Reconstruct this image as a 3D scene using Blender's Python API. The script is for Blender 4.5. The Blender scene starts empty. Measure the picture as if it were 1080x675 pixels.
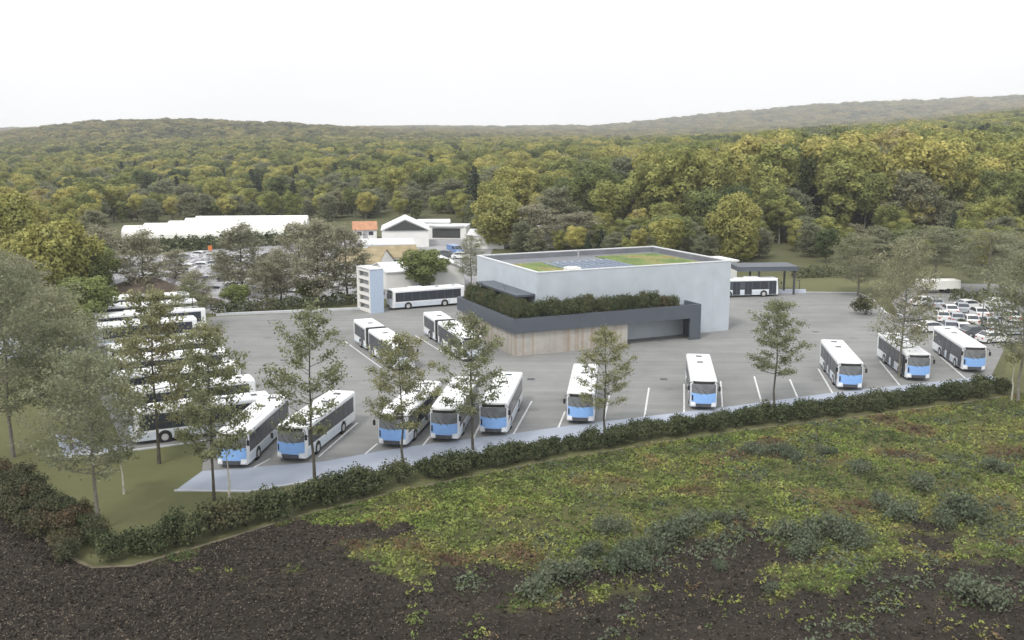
import bpy, math, random
import numpy as np
R = math.radians
rng = np.random.default_rng(7); random.seed(7)
SC = bpy.context.scene; COL = SC.collection

# ------------------------------------------------------------------ camera, sky, sun, exposure
F, YH, H = 1060.0, 142.0, 26.0            # focal length in photo pixels (1080 wide), horizon row, height above the yard
PITCH = math.atan((337.5 - YH) / F)
cd = bpy.data.cameras.new('camera'); cam = bpy.data.objects.new('camera', cd); COL.objects.link(cam)
cd.sensor_width = 36; cd.lens = 36 * F / 1080; cd.clip_start = 0.5; cd.clip_end = 20000
cam.location = (0, 0, H); cam.rotation_euler = (R(90) - PITCH, 0, 0); SC.camera = cam
SUN_EL, SUN_AZ = 50.0, 210.0              # compass style: 0 = +Y, 90 = +X ; light comes from the left, a little from the camera side
w = bpy.data.worlds.new('World'); SC.world = w; w.use_nodes = True
nt = w.node_tree; nt.nodes.clear(); N = nt.nodes.new; Lk = nt.links.new
sky = N('ShaderNodeTexSky'); sky.sky_type = 'NISHITA'; sky.sun_disc = False
sky.sun_elevation = R(SUN_EL); sky.sun_rotation = R(SUN_AZ); sky.air_density = 1.0; sky.dust_density = 3.0
tc = N('ShaderNodeTexCoord'); cn = N('ShaderNodeTexNoise'); cn.inputs['Scale'].default_value = 2.2; cn.inputs['Detail'].default_value = 5
Lk(tc.outputs['Generated'], cn.inputs['Vector'])
cr = N('ShaderNodeMapRange'); cr.inputs[1].default_value = 0.25; cr.inputs[2].default_value = 0.5; cr.inputs[3].default_value = 0.86; cr.inputs[4].default_value = 0.97
Lk(cn.outputs['Fac'], cr.inputs[0])
mx = N('ShaderNodeMix'); mx.data_type = 'RGBA'; mx.inputs[7].default_value = (12.4, 12.45, 12.6, 1)
Lk(cr.outputs[0], mx.inputs[0]); Lk(sky.outputs[0], mx.inputs[6])
bg = N('ShaderNodeBackground'); bg.inputs[1].default_value = 0.1; wo = N('ShaderNodeOutputWorld')
Lk(mx.outputs[2], bg.inputs[0]); Lk(bg.outputs[0], wo.inputs[0])
sd = bpy.data.lights.new('sun', 'SUN'); sd.energy = 1.9; sd.angle = R(10); sd.color = (1, 0.95, 0.87)
sun = bpy.data.objects.new('sun', sd); COL.objects.link(sun)
sun.rotation_euler = (R(90 - SUN_EL), 0, R(180 - SUN_AZ)); sun.location = (-60, -20, 120)
SC.view_settings.view_transform = 'Standard'; SC.view_settings.look = 'None'
SC.view_settings.exposure = 0.20; SC.view_settings.gamma = 1; SC.view_settings.use_curve_mapping = False
SC.render.engine = 'CYCLES'
SC.cycles.max_bounces = 6; SC.cycles.diffuse_bounces = 3; SC.cycles.glossy_bounces = 2; SC.cycles.transmission_bounces = 3
SC.cycles.volume_bounces = 0

# ------------------------------------------------------------------ helpers
def at(x, y, z=0.0):
    """world point at height z seen at photo pixel (x, y)"""
    dx, dy = (x - 540) / F, (337.5 - y) / F
    vy = math.cos(PITCH) + dy * math.sin(PITCH); vz = -math.sin(PITCH) + dy * math.cos(PITCH)
    t = (z - H) / vz
    return (dx * t, vy * t)
def slope(y):
    dy = (337.5 - y) / F
    return (-math.sin(PITCH) + dy * math.cos(PITCH)) / (math.cos(PITCH) + dy * math.sin(PITCH))
def to_px(X, Y, Z):
    c, s = math.cos(PITCH), math.sin(PITCH)
    dep = Y * c - (Z - H) * s; up = Y * s + (Z - H) * c
    return 540 + F * X / dep, 337.5 - F * up / dep

def lin(c):
    return tuple((v / 255 / 12.92) if v / 255 <= .04045 else ((v / 255 + .055) / 1.055) ** 2.4 for v in c)

def mat(name, col, rough=.7, metal=0.0, var=0.12, scale=3.0, spec=.4, bump=0.0, bscale=20, trans=0.0, coat=0.0):
    """procedural surface: base colour broken up by noise"""
    m = bpy.data.materials.new(name); m.use_nodes = True; t = m.node_tree; b = t.nodes['Principled BSDF']
    b.inputs['Roughness'].default_value = rough; b.inputs['Metallic'].default_value = metal
    b.inputs['Specular IOR Level'].default_value = spec; b.inputs['Coat Weight'].default_value = coat
    g = t.nodes.new('ShaderNodeTexCoord'); n = t.nodes.new('ShaderNodeTexNoise'); n.inputs['Scale'].default_value = scale; n.inputs['Detail'].default_value = 5
    t.links.new(g.outputs['Object'], n.inputs['Vector'])
    mr = t.nodes.new('ShaderNodeMapRange'); mr.inputs[1].default_value = .3; mr.inputs[2].default_value = .7
    mr.inputs[3].default_value = 1 - var; mr.inputs[4].default_value = 1 + var
    t.links.new(n.outputs['Fac'], mr.inputs[0])
    v = t.nodes.new('ShaderNodeVectorMath'); v.operation = 'SCALE'; v.inputs[0].default_value = col[:3]
    t.links.new(mr.outputs[0], v.inputs['Scale']); t.links.new(v.outputs[0], b.inputs['Base Color'])
    if bump:
        n2 = t.nodes.new('ShaderNodeTexNoise'); n2.inputs['Scale'].default_value = bscale; n2.inputs['Detail'].default_value = 4
        t.links.new(g.outputs['Object'], n2.inputs['Vector'])
        bp = t.nodes.new('ShaderNodeBump'); bp.inputs['Strength'].default_value = bump
        t.links.new(n2.outputs['Fac'], bp.inputs['Height']); t.links.new(bp.outputs[0], b.inputs['Normal'])
    return m

def ramp_node(t, stops):
    r = t.nodes.new('ShaderNodeValToRGB'); e = r.color_ramp.elements
    while len(e) > 1: e.remove(e[-1])
    e[0].position = stops[0][0]; e[0].color = (*stops[0][1], 1)
    for p, c in stops[1:]:
        k = e.new(p); k.color = (*c, 1)
    return r

def foliage(name, stops, nscale=.03, local=1.2, lvar=.3, trans=.25, wob=.55, hills=False):
    """leaf colour: one hue per plant (random), drifting over the land, with leaf-scale variation"""
    m = bpy.data.materials.new(name); m.use_nodes = True; t = m.node_tree; b = t.nodes['Principled BSDF']; L = t.links.new
    oi = t.nodes.new('ShaderNodeObjectInfo'); ge = t.nodes.new('ShaderNodeNewGeometry')
    n = t.nodes.new('ShaderNodeTexNoise'); n.inputs['Scale'].default_value = nscale; n.inputs['Detail'].default_value = 2
    L(ge.outputs['Position'], n.inputs['Vector'])
    mr = t.nodes.new('ShaderNodeMapRange'); mr.inputs[1].default_value = .3; mr.inputs[2].default_value = .7
    mr.inputs[3].default_value = 0; mr.inputs[4].default_value = 1; L(n.outputs['Fac'], mr.inputs[0])
    mi = t.nodes.new('ShaderNodeMix'); mi.inputs[0].default_value = wob; L(mr.outputs[0], mi.inputs[2]); L(oi.outputs['Random'], mi.inputs[3])
    n2 = t.nodes.new('ShaderNodeTexNoise'); n2.inputs['Scale'].default_value = local; n2.inputs['Detail'].default_value = 3
    L(ge.outputs['Position'], n2.inputs['Vector'])
    ad = t.nodes.new('ShaderNodeMath'); ad.operation = 'MULTIPLY_ADD'; ad.inputs[1].default_value = .35; L(n2.outputs['Fac'], ad.inputs[0]); 
    sb = t.nodes.new('ShaderNodeMath'); sb.operation = 'SUBTRACT'; sb.inputs[1].default_value = .175; L(mi.outputs[0], sb.inputs[0]); L(sb.outputs[0], ad.inputs[2])
    r = ramp_node(t, stops); L(ad.outputs[0], r.inputs[0])
    m2 = t.nodes.new('ShaderNodeMapRange'); m2.inputs[1].default_value = .3; m2.inputs[2].default_value = .7; m2.inputs[3].default_value = 1 - lvar; m2.inputs[4].default_value = 1 + lvar
    L(n2.outputs['Fac'], m2.inputs[0])
    v = t.nodes.new('ShaderNodeVectorMath'); v.operation = 'SCALE'; L(r.outputs[0], v.inputs[0]); L(m2.outputs[0], v.inputs['Scale'])
    if hills:
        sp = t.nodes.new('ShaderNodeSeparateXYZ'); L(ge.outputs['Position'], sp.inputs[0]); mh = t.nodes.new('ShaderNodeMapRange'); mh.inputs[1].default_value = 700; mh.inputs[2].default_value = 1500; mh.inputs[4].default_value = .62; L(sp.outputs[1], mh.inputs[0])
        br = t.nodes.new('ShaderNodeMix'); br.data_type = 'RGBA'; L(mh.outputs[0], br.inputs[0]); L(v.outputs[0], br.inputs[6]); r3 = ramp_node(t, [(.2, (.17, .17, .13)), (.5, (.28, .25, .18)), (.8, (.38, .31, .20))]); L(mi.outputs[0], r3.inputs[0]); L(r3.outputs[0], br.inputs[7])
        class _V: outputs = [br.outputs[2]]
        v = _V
    L(v.outputs[0], b.inputs['Base Color']); b.inputs['Roughness'].default_value = .85; b.inputs['Specular IOR Level'].default_value = .15
    tr = t.nodes.new('ShaderNodeBsdfTranslucent'); L(v.outputs[0], tr.inputs[0])
    ms = t.nodes.new('ShaderNodeMixShader'); ms.inputs[0].default_value = trans
    L(b.outputs[0], ms.inputs[1]); L(tr.outputs[0], ms.inputs[2]); L(ms.outputs[0], t.nodes['Material Output'].inputs[0])
    return m

def tag(o, label=None, cat=None, group=None, kind=None):
    if label: o['label'] = label
    if cat: o['category'] = cat
    if group: o['group'] = group
    if kind: o['kind'] = kind
    return o
def empty(name, loc, rz=0):
    o = bpy.data.objects.new(name, None); COL.objects.link(o); o.location = loc; o.rotation_euler = (0, 0, rz); o.empty_display_size = .5
    return o
def kids(o): return [c for c in ALL if c.parent == o]
def copy_tree(src, parent=None):
    c = src.copy(); COL.objects.link(c)
    if parent is not None: c.parent = parent
    for ch in src.children: copy_tree(ch, c)
    return c

def mesh_arrays(name, V, Fq, m, smooth=False):
    """V (n,3), Fq (k,4 or 3) -> mesh"""
    me = bpy.data.meshes.new(name); V = np.asarray(V, np.float32); Fq = np.asarray(Fq, np.int32)
    k, s = Fq.shape
    me.vertices.add(len(V)); me.vertices.foreach_set('co', V.ravel())
    me.loops.add(k * s); me.loops.foreach_set('vertex_index', Fq.ravel())
    me.polygons.add(k); me.polygons.foreach_set('loop_start', np.arange(k, dtype=np.int32) * s)
    me.polygons.foreach_set('loop_total', np.full(k, s, np.int32))
    if smooth: me.polygons.foreach_set('use_smooth', np.ones(k, bool))
    me.materials.append(m); me.update(calc_edges=True); me.validate()
    return me
def link(name, me, parent=None, loc=None):
    o = bpy.data.objects.new(name, me); COL.objects.link(o)
    if parent is not None: o.parent = parent
    if loc: o.location = loc
    return o

class MB:
    """collects simple shapes into one mesh"""
    def __init__(s): s.v = []; s.f = []
    def add(s, vs, fs):
        k = len(s.v); s.v += [tuple(map(float, p)) for p in vs]; s.f += [tuple(i + k for i in f) for f in fs]; return s
    def box(s, x0, x1, y0, y1, z0, z1, bev=0):
        if bev:
            b = bev; vs = []; 
            P = [(x0 + b, y0), (x1 - b, y0), (x1, y0 + b), (x1, y1 - b), (x1 - b, y1), (x0 + b, y1), (x0, y1 - b), (x0, y0 + b)]
            cx, cy = (x0 + x1) / 2, (y0 + y1) / 2
            inn = [(cx + (px - cx) * (1 - 2 * b / max(x1 - x0, 1e-6)), cy + (py - cy) * (1 - 2 * b / max(y1 - y0, 1e-6))) for px, py in P]
            vs = [(*p, z0) for p in P] + [(*p, z1 - b) for p in P] + [(*p, z1) for p in inn]
            fs = [tuple(reversed(range(8)))] + [(i, (i + 1) % 8, 8 + (i + 1) % 8, 8 + i) for i in range(8)] + [(8 + i, 8 + (i + 1) % 8, 16 + (i + 1) % 8, 16 + i) for i in range(8)] + [tuple(range(16, 24))]
            return s.add(vs, fs)
        return s.add([(x0, y0, z0), (x1, y0, z0), (x1, y1, z0), (x0, y1, z0), (x0, y0, z1), (x1, y0, z1), (x1, y1, z1), (x0, y1, z1)],
                     [(3, 2, 1, 0), (4, 5, 6, 7), (0, 1, 5, 4), (1, 2, 6, 5), (2, 3, 7, 6), (3, 0, 4, 7)])
    def prism(s, pts, z0, z1):
        n = len(pts)
        return s.add([(x, y, z0) for x, y in pts] + [(x, y, z1) for x, y in pts],
                     [tuple(reversed(range(n))), tuple(range(n, 2 * n))] + [(i, (i + 1) % n, n + (i + 1) % n, n + i) for i in range(n)])
    def cyl_x(s, x0, x1, y, z, r, n=14):
        a = [2 * math.pi * i / n for i in range(n)]
        return s.add([(x0, y + r * math.cos(t), z + r * math.sin(t)) for t in a] + [(x1, y + r * math.cos(t), z + r * math.sin(t)) for t in a],
                     [tuple(reversed(range(n))), tuple(range(n, 2 * n))] + [(i, (i + 1) % n, n + (i + 1) % n, n + i) for i in range(n)])
    def tube(s, pts, rad, n=6):
        pts = [np.array(p, float) for p in pts]; k = len(s.v); up = np.array([.13, .21, 1.])
        for i, p in enumerate(pts):
            d = pts[min(i + 1, len(pts) - 1)] - pts[max(i - 1, 0)]; d /= (np.linalg.norm(d) + 1e-9)
            a = np.cross(d, up if abs(d[2]) < .95 else np.array([1., 0, 0])); a /= np.linalg.norm(a); b = np.cross(d, a)
            for j in range(n):
                t = 2 * math.pi * j / n; q = p + (a * math.cos(t) + b * math.sin(t)) * rad[i]; s.v.append(tuple(q))
        for i in range(len(pts) - 1):
            for j in range(n):
                s.f.append((k + i * n + j, k + i * n + (j + 1) % n, k + (i + 1) * n + (j + 1) % n, k + (i + 1) * n + j))
        s.f.append(tuple(k + (len(pts) - 1) * n + j for j in range(n)))
        return s
    def build(s, name, m, parent=None, smooth=False, loc=None):
        me = bpy.data.meshes.new(name); me.from_pydata(s.v, [], s.f); me.materials.append(m); me.update()
        if smooth: me.polygons.foreach_set('use_smooth', [True] * len(me.polygons))
        return link(name, me, parent, loc)

def quads(C, Nn, size, asp=1.0, seed=0):
    """leaf-like quads: centres C, normals Nn, half size"""
    g = np.random.default_rng(seed); n = len(C)
    Nn = Nn / (np.linalg.norm(Nn, axis=1, keepdims=True) + 1e-9)
    r = g.normal(size=(n, 3)); a = np.cross(Nn, r); a /= (np.linalg.norm(a, axis=1, keepdims=True) + 1e-9); b = np.cross(Nn, a)
    s = np.broadcast_to(np.asarray(size), (n,))[:, None]
    fold = Nn * s * g.uniform(-.35, .35, (n, 1))
    V = np.stack([C - a * s + fold, C - b * s * asp, C + a * s * .9 + fold, C + b * s * asp], 1).reshape(-1, 3)
    return V, np.arange(4 * n).reshape(-1, 4)

# ------------------------------------------------------------------ materials
M = {}
M['white_paint'] = mat('white_bus_paint', (.80, .82, .84), .35, var=.04, scale=1.2, coat=.2)
M['blue_paint'] = mat('blue_bus_paint', (.24, .43, .78), .35, var=.05, coat=.2)
M['lower_paint'] = mat('pale_blue_skirt', (.58, .64, .72), .4, var=.08)
M['glass'] = mat('dark_glass', (.035, .042, .055), .12, var=.2, spec=.6)
M['screen'] = mat('windscreen_glass', (.17, .18, .19), .14, var=.3, scale=1.1, spec=.6)
M['band'] = mat('window_band', (.07, .08, .10), .3, var=.1)
M['black'] = mat('black_rubber', (.022, .022, .024), .75)
M['bellows'] = mat('bellows_rubber', (.035, .036, .04), .8, var=.3, scale=8)
M['rim'] = mat('rim_metal', (.55, .56, .58), .4, .3)
M['lamp'] = mat('lamp_glass', (.82, .84, .86), .15, spec=.6)
M['grille'] = mat('dark_grille', (.07, .075, .085), .5)
M['amber'] = mat('sign_panel', (.03, .03, .03), .2)
M['red'] = mat('tail_lamp', (.5, .03, .02), .3)
M['wall_front'] = mat('metal_cladding', (.47, .52, .57), .55, var=.07, scale=.5)
M['parapet'] = mat('parapet_metal', (.62, .64, .66), .45)
M['fascia'] = mat('anthracite_fascia', (.088, .102, .125), .45, var=.06, scale=.6)
M['roofing'] = mat('grey_roofing', (.17, .18, .20), .8, var=.15, scale=.4)
M['sedum'] = foliage('sedum_roof', [(0, (.10, .15, .05)), (.5, (.16, .21, .07)), (.8, (.24, .22, .09)), (1, (.20, .13, .06))], nscale=.22, local=3, wob=0, trans=0)
M['panel'] = mat('solar_panel', (.12, .16, .23), .45, var=.1, spec=.35)
M['alu'] = mat('aluminium', (.6, .62, .64), .35, .4)
M['white_wall'] = mat('white_render', (.74, .74, .72), .8, var=.06, scale=.4)
M['white_roof'] = mat('white_sheet_roof', (.74, .76, .78), .5, var=.06, scale=.3)
M['tower_panel'] = mat('pale_blue_cladding', (.44, .53, .66), .5, var=.04)
M['grey_wall'] = mat('grey_wall', (.35, .36, .38), .8, var=.12, scale=.4)
M['tan_roof'] = mat('tan_roof_tiles', (.30, .25, .155), .85, var=.2, scale=.8)
M['orange_roof'] = mat('orange_roof_tiles', (.42, .22, .13), .85, var=.2, scale=1)
M['dark_roof'] = mat('dark_slate', (.05, .055, .055), .6, var=.15)
M['film'] = mat('greenhouse_film', (.80, .80, .78), .5, var=.05, scale=.15)
M['bark'] = mat('bark', (.085, .078, .062), .9, var=.35, scale=2.5, bump=.5, bscale=9)
M['grey_bark'] = mat('grey_bark', (.19, .18, .15), .9, var=.3, scale=2.5)
M['birch_bark'] = mat('pale_bark', (.42, .40, .34), .9, var=.3, scale=2.5)
M['soil_heap'] = mat('heap_earth', (.095, .075, .06), .95, var=.4, scale=.6, bump=.8, bscale=2)
M['rubble'] = mat('rubble_stone', (.40, .40, .42), .9, var=.4, scale=.7, bump=.6, bscale=3)
M['post'] = mat('dark_post', (.06, .065, .075), .5)

def obj_colour(name, rough=.3):
    m = bpy.data.materials.new(name); m.use_nodes = True; t = m.node_tree; b = t.nodes['Principled BSDF']
    oi = t.nodes.new('ShaderNodeObjectInfo'); n = t.nodes.new('ShaderNodeTexNoise'); n.inputs['Scale'].default_value = 3
    mr = t.nodes.new('ShaderNodeMapRange'); mr.inputs[3].default_value = .88; mr.inputs[4].default_value = 1.1; t.links.new(n.outputs['Fac'], mr.inputs[0])
    v = t.nodes.new('ShaderNodeVectorMath'); v.operation = 'SCALE'; t.links.new(oi.outputs['Color'], v.inputs[0]); t.links.new(mr.outputs[0], v.inputs['Scale'])
    t.links.new(v.outputs[0], b.inputs['Base Color']); b.inputs['Roughness'].default_value = rough; b.inputs['Coat Weight'].default_value = .3
    return m
M['car_paint'] = obj_colour('car_paint')

FOREST = [(0, (.050, .080, .048)), (.14, (.095, .13, .06)), (.34, (.19, .22, .08)), (.52, (.27, .29, .095)), (.70, (.35, .345, .115)), (.84, (.46, .42, .14)), (.92, (.33, .28, .145)), (1, (.32, .31, .22))]
M['leaf_forest'] = foliage('autumn_forest_leaves', FOREST, nscale=.012, local=.35, lvar=.35, trans=.35, wob=.62, hills=True)
M['leaf_far'] = foliage('distant_forest_leaves', [(0, (.055, .060, .034)), (1, (.11, .085, .06))], nscale=.004, local=.02, lvar=.3, trans=.2)
M['leaf_conifer'] = foliage('conifer_needles', [(0, (.030, .050, .034)), (1, (.060, .080, .05))], local=.5)
M['leaf_grey'] = foliage('grey_green_leaves', [(0, (.19, .21, .13)), (.5, (.255, .27, .17)), (1, (.30, .295, .19))], local=1.3, lvar=.35, trans=.45)
M['leaf_planted'] = foliage('planted_tree_leaves', [(0, (.20, .22, .13)), (.5, (.25, .265, .15)), (.85, (.30, .295, .16)), (1, (.24, .20, .13))], nscale=.2, local=1.5, lvar=.4, trans=.45)
M['leaf_yellow'] = foliage('yellow_leaves', [(0, (.24, .25, .085)), (.6, (.34, .33, .11)), (1, (.27, .28, .11))], nscale=.15, local=.8, wob=.2)
M['leaf_green'] = foliage('fresh_green_leaves', [(0, (.16, .20, .075)), (1, (.23, .26, .10))], local=.8)
M['leaf_hedge'] = foliage('hedge_leaves', [(0, (.050, .066, .036)), (.45, (.080, .100, .050)), (.8, (.105, .110, .058)), (1, (.115, .088, .055))], nscale=.25, local=2.2, lvar=.45, trans=.15, wob=.4)
M['leaf_russet'] = foliage('russet_leaves', [(0, (.065, .08, .045)), (.5, (.09, .095, .055)), (.85, (.115, .09, .055)), (1, (.14, .09, .055))], nscale=.3, local=2.2, lvar=.4, trans=.15)
M['leaf_scrub'] = foliage('grey_scrub_leaves', [(0, (.095, .12, .08)), (1, (.16, .185, .125))], nscale=.3, local=2.5, lvar=.35)

def ground_mat(name, stops, scales=(.05, .6, 6), bump=.4, attr=None, stops2=None):
    m = bpy.data.materials.new(name); m.use_nodes = True; t = m.node_tree; b = t.nodes['Principled BSDF']; L = t.links.new
    g = t.nodes.new('ShaderNodeNewGeometry'); prev = None
    for k, (s, a) in enumerate(zip(scales, (.5, .3, .35))):
        n = t.nodes.new('ShaderNodeTexNoise'); n.inputs['Scale'].default_value = s; n.inputs['Detail'].default_value = 6; n.inputs['Roughness'].default_value = .65
        L(g.outputs['Position'], n.inputs['Vector'])
        mm = t.nodes.new('ShaderNodeMath'); mm.operation = 'MULTIPLY_ADD'; mm.inputs[1].default_value = a; L(n.outputs['Fac'], mm.inputs[0])
        if prev is None: mm.inputs[2].default_value = -.07
        else: L(prev.outputs[0], mm.inputs[2])
        prev = mm; last = n
    r = ramp_node(t, stops); L(prev.outputs[0], r.inputs[0]); out = r.outputs[0]
    if stops2:
        r2 = ramp_node(t, stops2); L(prev.outputs[0], r2.inputs[0]); at_ = t.nodes.new('ShaderNodeAttribute'); at_.attribute_name = attr
        mi = t.nodes.new('ShaderNodeMix'); mi.data_type = 'RGBA'; L(at_.outputs['Fac'], mi.inputs[0]); L(r.outputs[0], mi.inputs[6]); L(r2.outputs[0], mi.inputs[7]); out = mi.outputs[2]
    L(out, b.inputs['Base Color']); b.inputs['Roughness'].default_value = .92; b.inputs['Specular IOR Level'].default_value = .2
    bp = t.nodes.new('ShaderNodeBump'); bp.inputs['Strength'].default_value = bump; bp.inputs['Distance'].default_value = .15; L(last.outputs['Fac'], bp.inputs['Height']); L(bp.outputs[0], b.inputs['Normal'])
    return m
M['land'] = ground_mat('land_grass', [(.2, (.065, .075, .033)), (.5, (.10, .105, .05)), (.8, (.14, .13, .07))])
M['lawn'] = ground_mat('lawn_grass', [(.2, (.090, .105, .045)), (.5, (.125, .130, .060)), (.8, (.155, .148, .076))], scales=(.06, .8, 9), bump=.25)
def wear(m):
    t = m.node_tree; b = t.nodes['Principled BSDF']; L = t.links.new; src = b.inputs['Base Color'].links[0].from_socket; g = t.nodes.new('ShaderNodeNewGeometry')
    mp = t.nodes.new('ShaderNodeMapping'); mp.inputs['Rotation'].default_value = (0, 0, R(-26)); mp.inputs['Scale'].default_value = (.05, .8, 1); L(g.outputs['Position'], mp.inputs[0])
    n = t.nodes.new('ShaderNodeTexNoise'); n.inputs['Scale'].default_value = 1; n.inputs['Detail'].default_value = 4; L(mp.outputs[0], n.inputs['Vector'])
    m1 = t.nodes.new('ShaderNodeMapRange'); m1.inputs[1].default_value = .35; m1.inputs[2].default_value = .65; m1.inputs[3].default_value = .92; m1.inputs[4].default_value = 1.06; L(n.outputs['Fac'], m1.inputs[0])
    v = t.nodes.new('ShaderNodeTexVoronoi'); v.inputs['Scale'].default_value = .16; L(g.outputs['Position'], v.inputs['Vector']); m2 = t.nodes.new('ShaderNodeMapRange'); m2.inputs[1].default_value = .02; m2.inputs[2].default_value = .14; m2.inputs[3].default_value = .72; m2.inputs[4].default_value = 1; L(v.outputs['Distance'], m2.inputs[0])
    mu = t.nodes.new('ShaderNodeMath'); mu.operation = 'MULTIPLY'; L(m1.outputs[0], mu.inputs[0]); L(m2.outputs[0], mu.inputs[1]); sc = t.nodes.new('ShaderNodeVectorMath'); sc.operation = 'SCALE'; L(src, sc.inputs[0]); L(mu.outputs[0], sc.inputs['Scale']); L(sc.outputs[0], b.inputs['Base Color']); return m
M['asphalt'] = ground_mat('yard_asphalt', [(.36, (.175, .18, .178)), (.5, (.228, .232, .23)), (.64, (.285, .285, .28))], scales=(.035, .25, 7), bump=.08)
wear(M['asphalt'])
M['pave'] = ground_mat('pale_paving', [(.2, (.30, .335, .40)), (.5, (.35, .385, .46)), (.8, (.41, .44, .51))], scales=(.1, .8, 8), bump=.08)
M['gravel'] = ground_mat('grey_gravel', [(.2, (.14, .14, .14)), (.45, (.25, .25, .26)), (.65, (.40, .40, .42)), (.85, (.55, .55, .56))], scales=(.08, .5, 3), bump=.4)
M['soil'] = ground_mat('dark_soil', [(.25, (.007, .0055, .004)), (.42, (.017, .0135, .0105)), (.56, (.033, .027, .021)), (.75, (.08, .068, .05))], scales=(.09, .9, 5), bump=.6, attr='green',
                       stops2=[(.25, (.03, .03, .015)), (.42, (.06, .065, .025)), (.56, (.10, .10, .04)), (.72, (.11, .07, .04))])
M['marking'] = mat('road_marking', (.62, .63, .64), .7, var=.15, scale=1.5)
M['edging'] = mat('dry_edging', (.15, .13, .09), .95, var=.4, scale=1.2)
M['kerb'] = mat('concrete_kerb', (.52, .54, .57), .8, var=.1, scale=.8)

# ------------------------------------------------------------------ land
# canopy-top rows of the photograph turned into ground heights at real distances (depth along +Y)
AX = [-300, 0, 100, 200, 300, 420, 540, 640, 740, 860, 960, 1080, 1400]
TH = [11, 11, 11, 11, 12, 13, 14, 16, 20, 22, 22, 22, 22]
TAB = {
 360:  [198, 198, 197, 196, 192, 180, 178, 174, 160, 149, 147, 146, 146],
 500:  [182, 182, 180, 178, 173, 165, 162, 159, 153, 146, 142, 137, 132],
 700:  [168, 168, 165, 163, 158, 156, 153, 152, 149, 142, 136, 128, 118],
 1000: [154, 153, 150, 148, 146, 148, 147, 147, 146, 138, 131, 119, 106],
 1500: [150, 141, 128, 125.5, 130, 138.5, 143, 144, 144, 136, 129, 116, 100],
 2200: [150, 144, 140, 138, 138, 139, 140.5, 142, 141, 136, 130, 120, 104],
 3600: [140, 139, 139, 139, 139, 138, 138.5, 138, 129, 119.5, 115, 110.5, 102],
 4800: [139.5] * 13,
}
DR = [0, 285] + sorted(TAB)
ROWS = [np.zeros(len(AX)), np.zeros(len(AX))]
for d in sorted(TAB):
    z = np.array([H + d * slope(y) for y in TAB[d]]) - np.array(TH, float)
    ROWS.append(np.maximum(z, -3.0) if d < 4700 else np.zeros(len(AX)) - 60)
ROWS = np.array(ROWS); LD = np.log(np.array(DR, float) + 60)
def zland(X, Y):
    X = np.asarray(X, float); Y = np.asarray(Y, float); Yc = np.maximum(Y, 30)
    a = np.clip(540 + F * X / Yc, AX[0], AX[-1])
    vals = np.array([np.interp(a, AX, r) for r in ROWS])
    q = np.log(np.clip(Y, 0, 4800) + 60); k = np.clip(np.searchsorted(LD, q) - 1, 0, len(LD) - 2)
    f = np.clip((q - LD[k]) / (LD[k + 1] - LD[k]), 0, 1); f = f * f * (3 - 2 * f); i = np.arange(len(np.atleast_1d(X)))
    lo = vals.reshape(len(ROWS), -1)[k.ravel(), i] if X.ndim else vals[k]; hi = vals.reshape(len(ROWS), -1)[(k + 1).ravel(), i] if X.ndim else vals[k + 1]
    return lo * (1 - f) + hi * f
ys = np.concatenate([[-300, -100, 0, 100, 200, 285], np.linspace(300, 900, 40), np.geomspace(930, 4600, 50)])
ax = np.linspace(-1.05, 1.05, 121)
GV = []
for Yv in ys:
    X = ax * max(Yv, 400); z = zland(X, np.full_like(X, Yv))
    GV.append(np.stack([X, np.full_like(X, Yv), z], 1))
GV = np.concatenate(GV); nx = len(ax)
GF = np.array([(j * nx + i, j * nx + i + 1, (j + 1) * nx + i + 1, (j + 1) * nx + i) for j in range(len(ys) - 1) for i in range(nx - 1)])
tag(link('terrain', mesh_arrays('terrain', GV, GF, M['land'], True)), kind='structure')

def sheet(name, pts, z, m):
    o = MB().add([(x, y, z) for x, y in pts], [tuple(range(len(pts)))]).build(name, m); return tag(o, kind='structure')
def P(*xy): return [at(x, y) for x, y in xy]

# yard: asphalt slab outline and paving strip in front
FRONT = [(213, 497), (290, 491), (340, 487), (400, 476), (450, 468.5), (540, 457.5), (600, 449), (700, 437), (760, 430), (880, 414), (960, 405.5), (1046, 396)]
STRIP = [(184, 518), (262, 519), (350, 504), (430, 492), (540, 474), (700, 452), (880, 428), (1000, 412), (1052, 403)]
lawn_pts = P((-120, 330), (60, 330), (226, 334), (226, 470), (430, 470), (1060, 395), (1075, 300), (1400, 300), (1400, 370), (1062, 416), (700, 464), (430, 513), (240, 565), (100, 594), (-120, 470))
sheet('lawn', lawn_pts, .004, M['lawn'])
sheet('back_lawn', P((830, 308.5), (905, 308.5), (935, 294), (820, 291)), .004, M['lawn'])
yard = P((137, 474), (217, 463.5), (213, 497), *FRONT[1:], (1062, 362), (958, 342), (935, 330), (922, 318), (905, 309.5), (765, 308), (640, 300), (490, 318), (380, 327), (228, 334), (70, 350), (82, 374), (98, 405), (116, 440), (132, 474))
sheet('bus_yard', yard, .010, M['asphalt'])
sheet('paving', P(*FRONT, *reversed(STRIP)), .014, M['pave'])
sheet('side_road', P((-60, 352), (70, 350), (94, 350), (96, 372), (64, 378), (-60, 378)), .014, M['pave'])
sheet('side_paving', P((58, 458), (66, 458), (104, 471), (134, 469), (134, 476), (66, 482)), .014, M['pave'])
sheet('rear_paving', P((798, 309.5), (850, 309.5), (850, 305), (798, 305)), .016, M['pave'])
sheet('car_park', P((955, 341), (1066, 361), (1240, 361), (1200, 300), (965, 299), (940, 318)), .014, M['asphalt'])
sheet('works_yard', P((-40, 318), (105, 322), (228, 331), (300, 322), (385, 316), (500, 312), (520, 262), (420, 250), (230, 262), (180, 268), (60, 272)), .005, M['gravel'])
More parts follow.
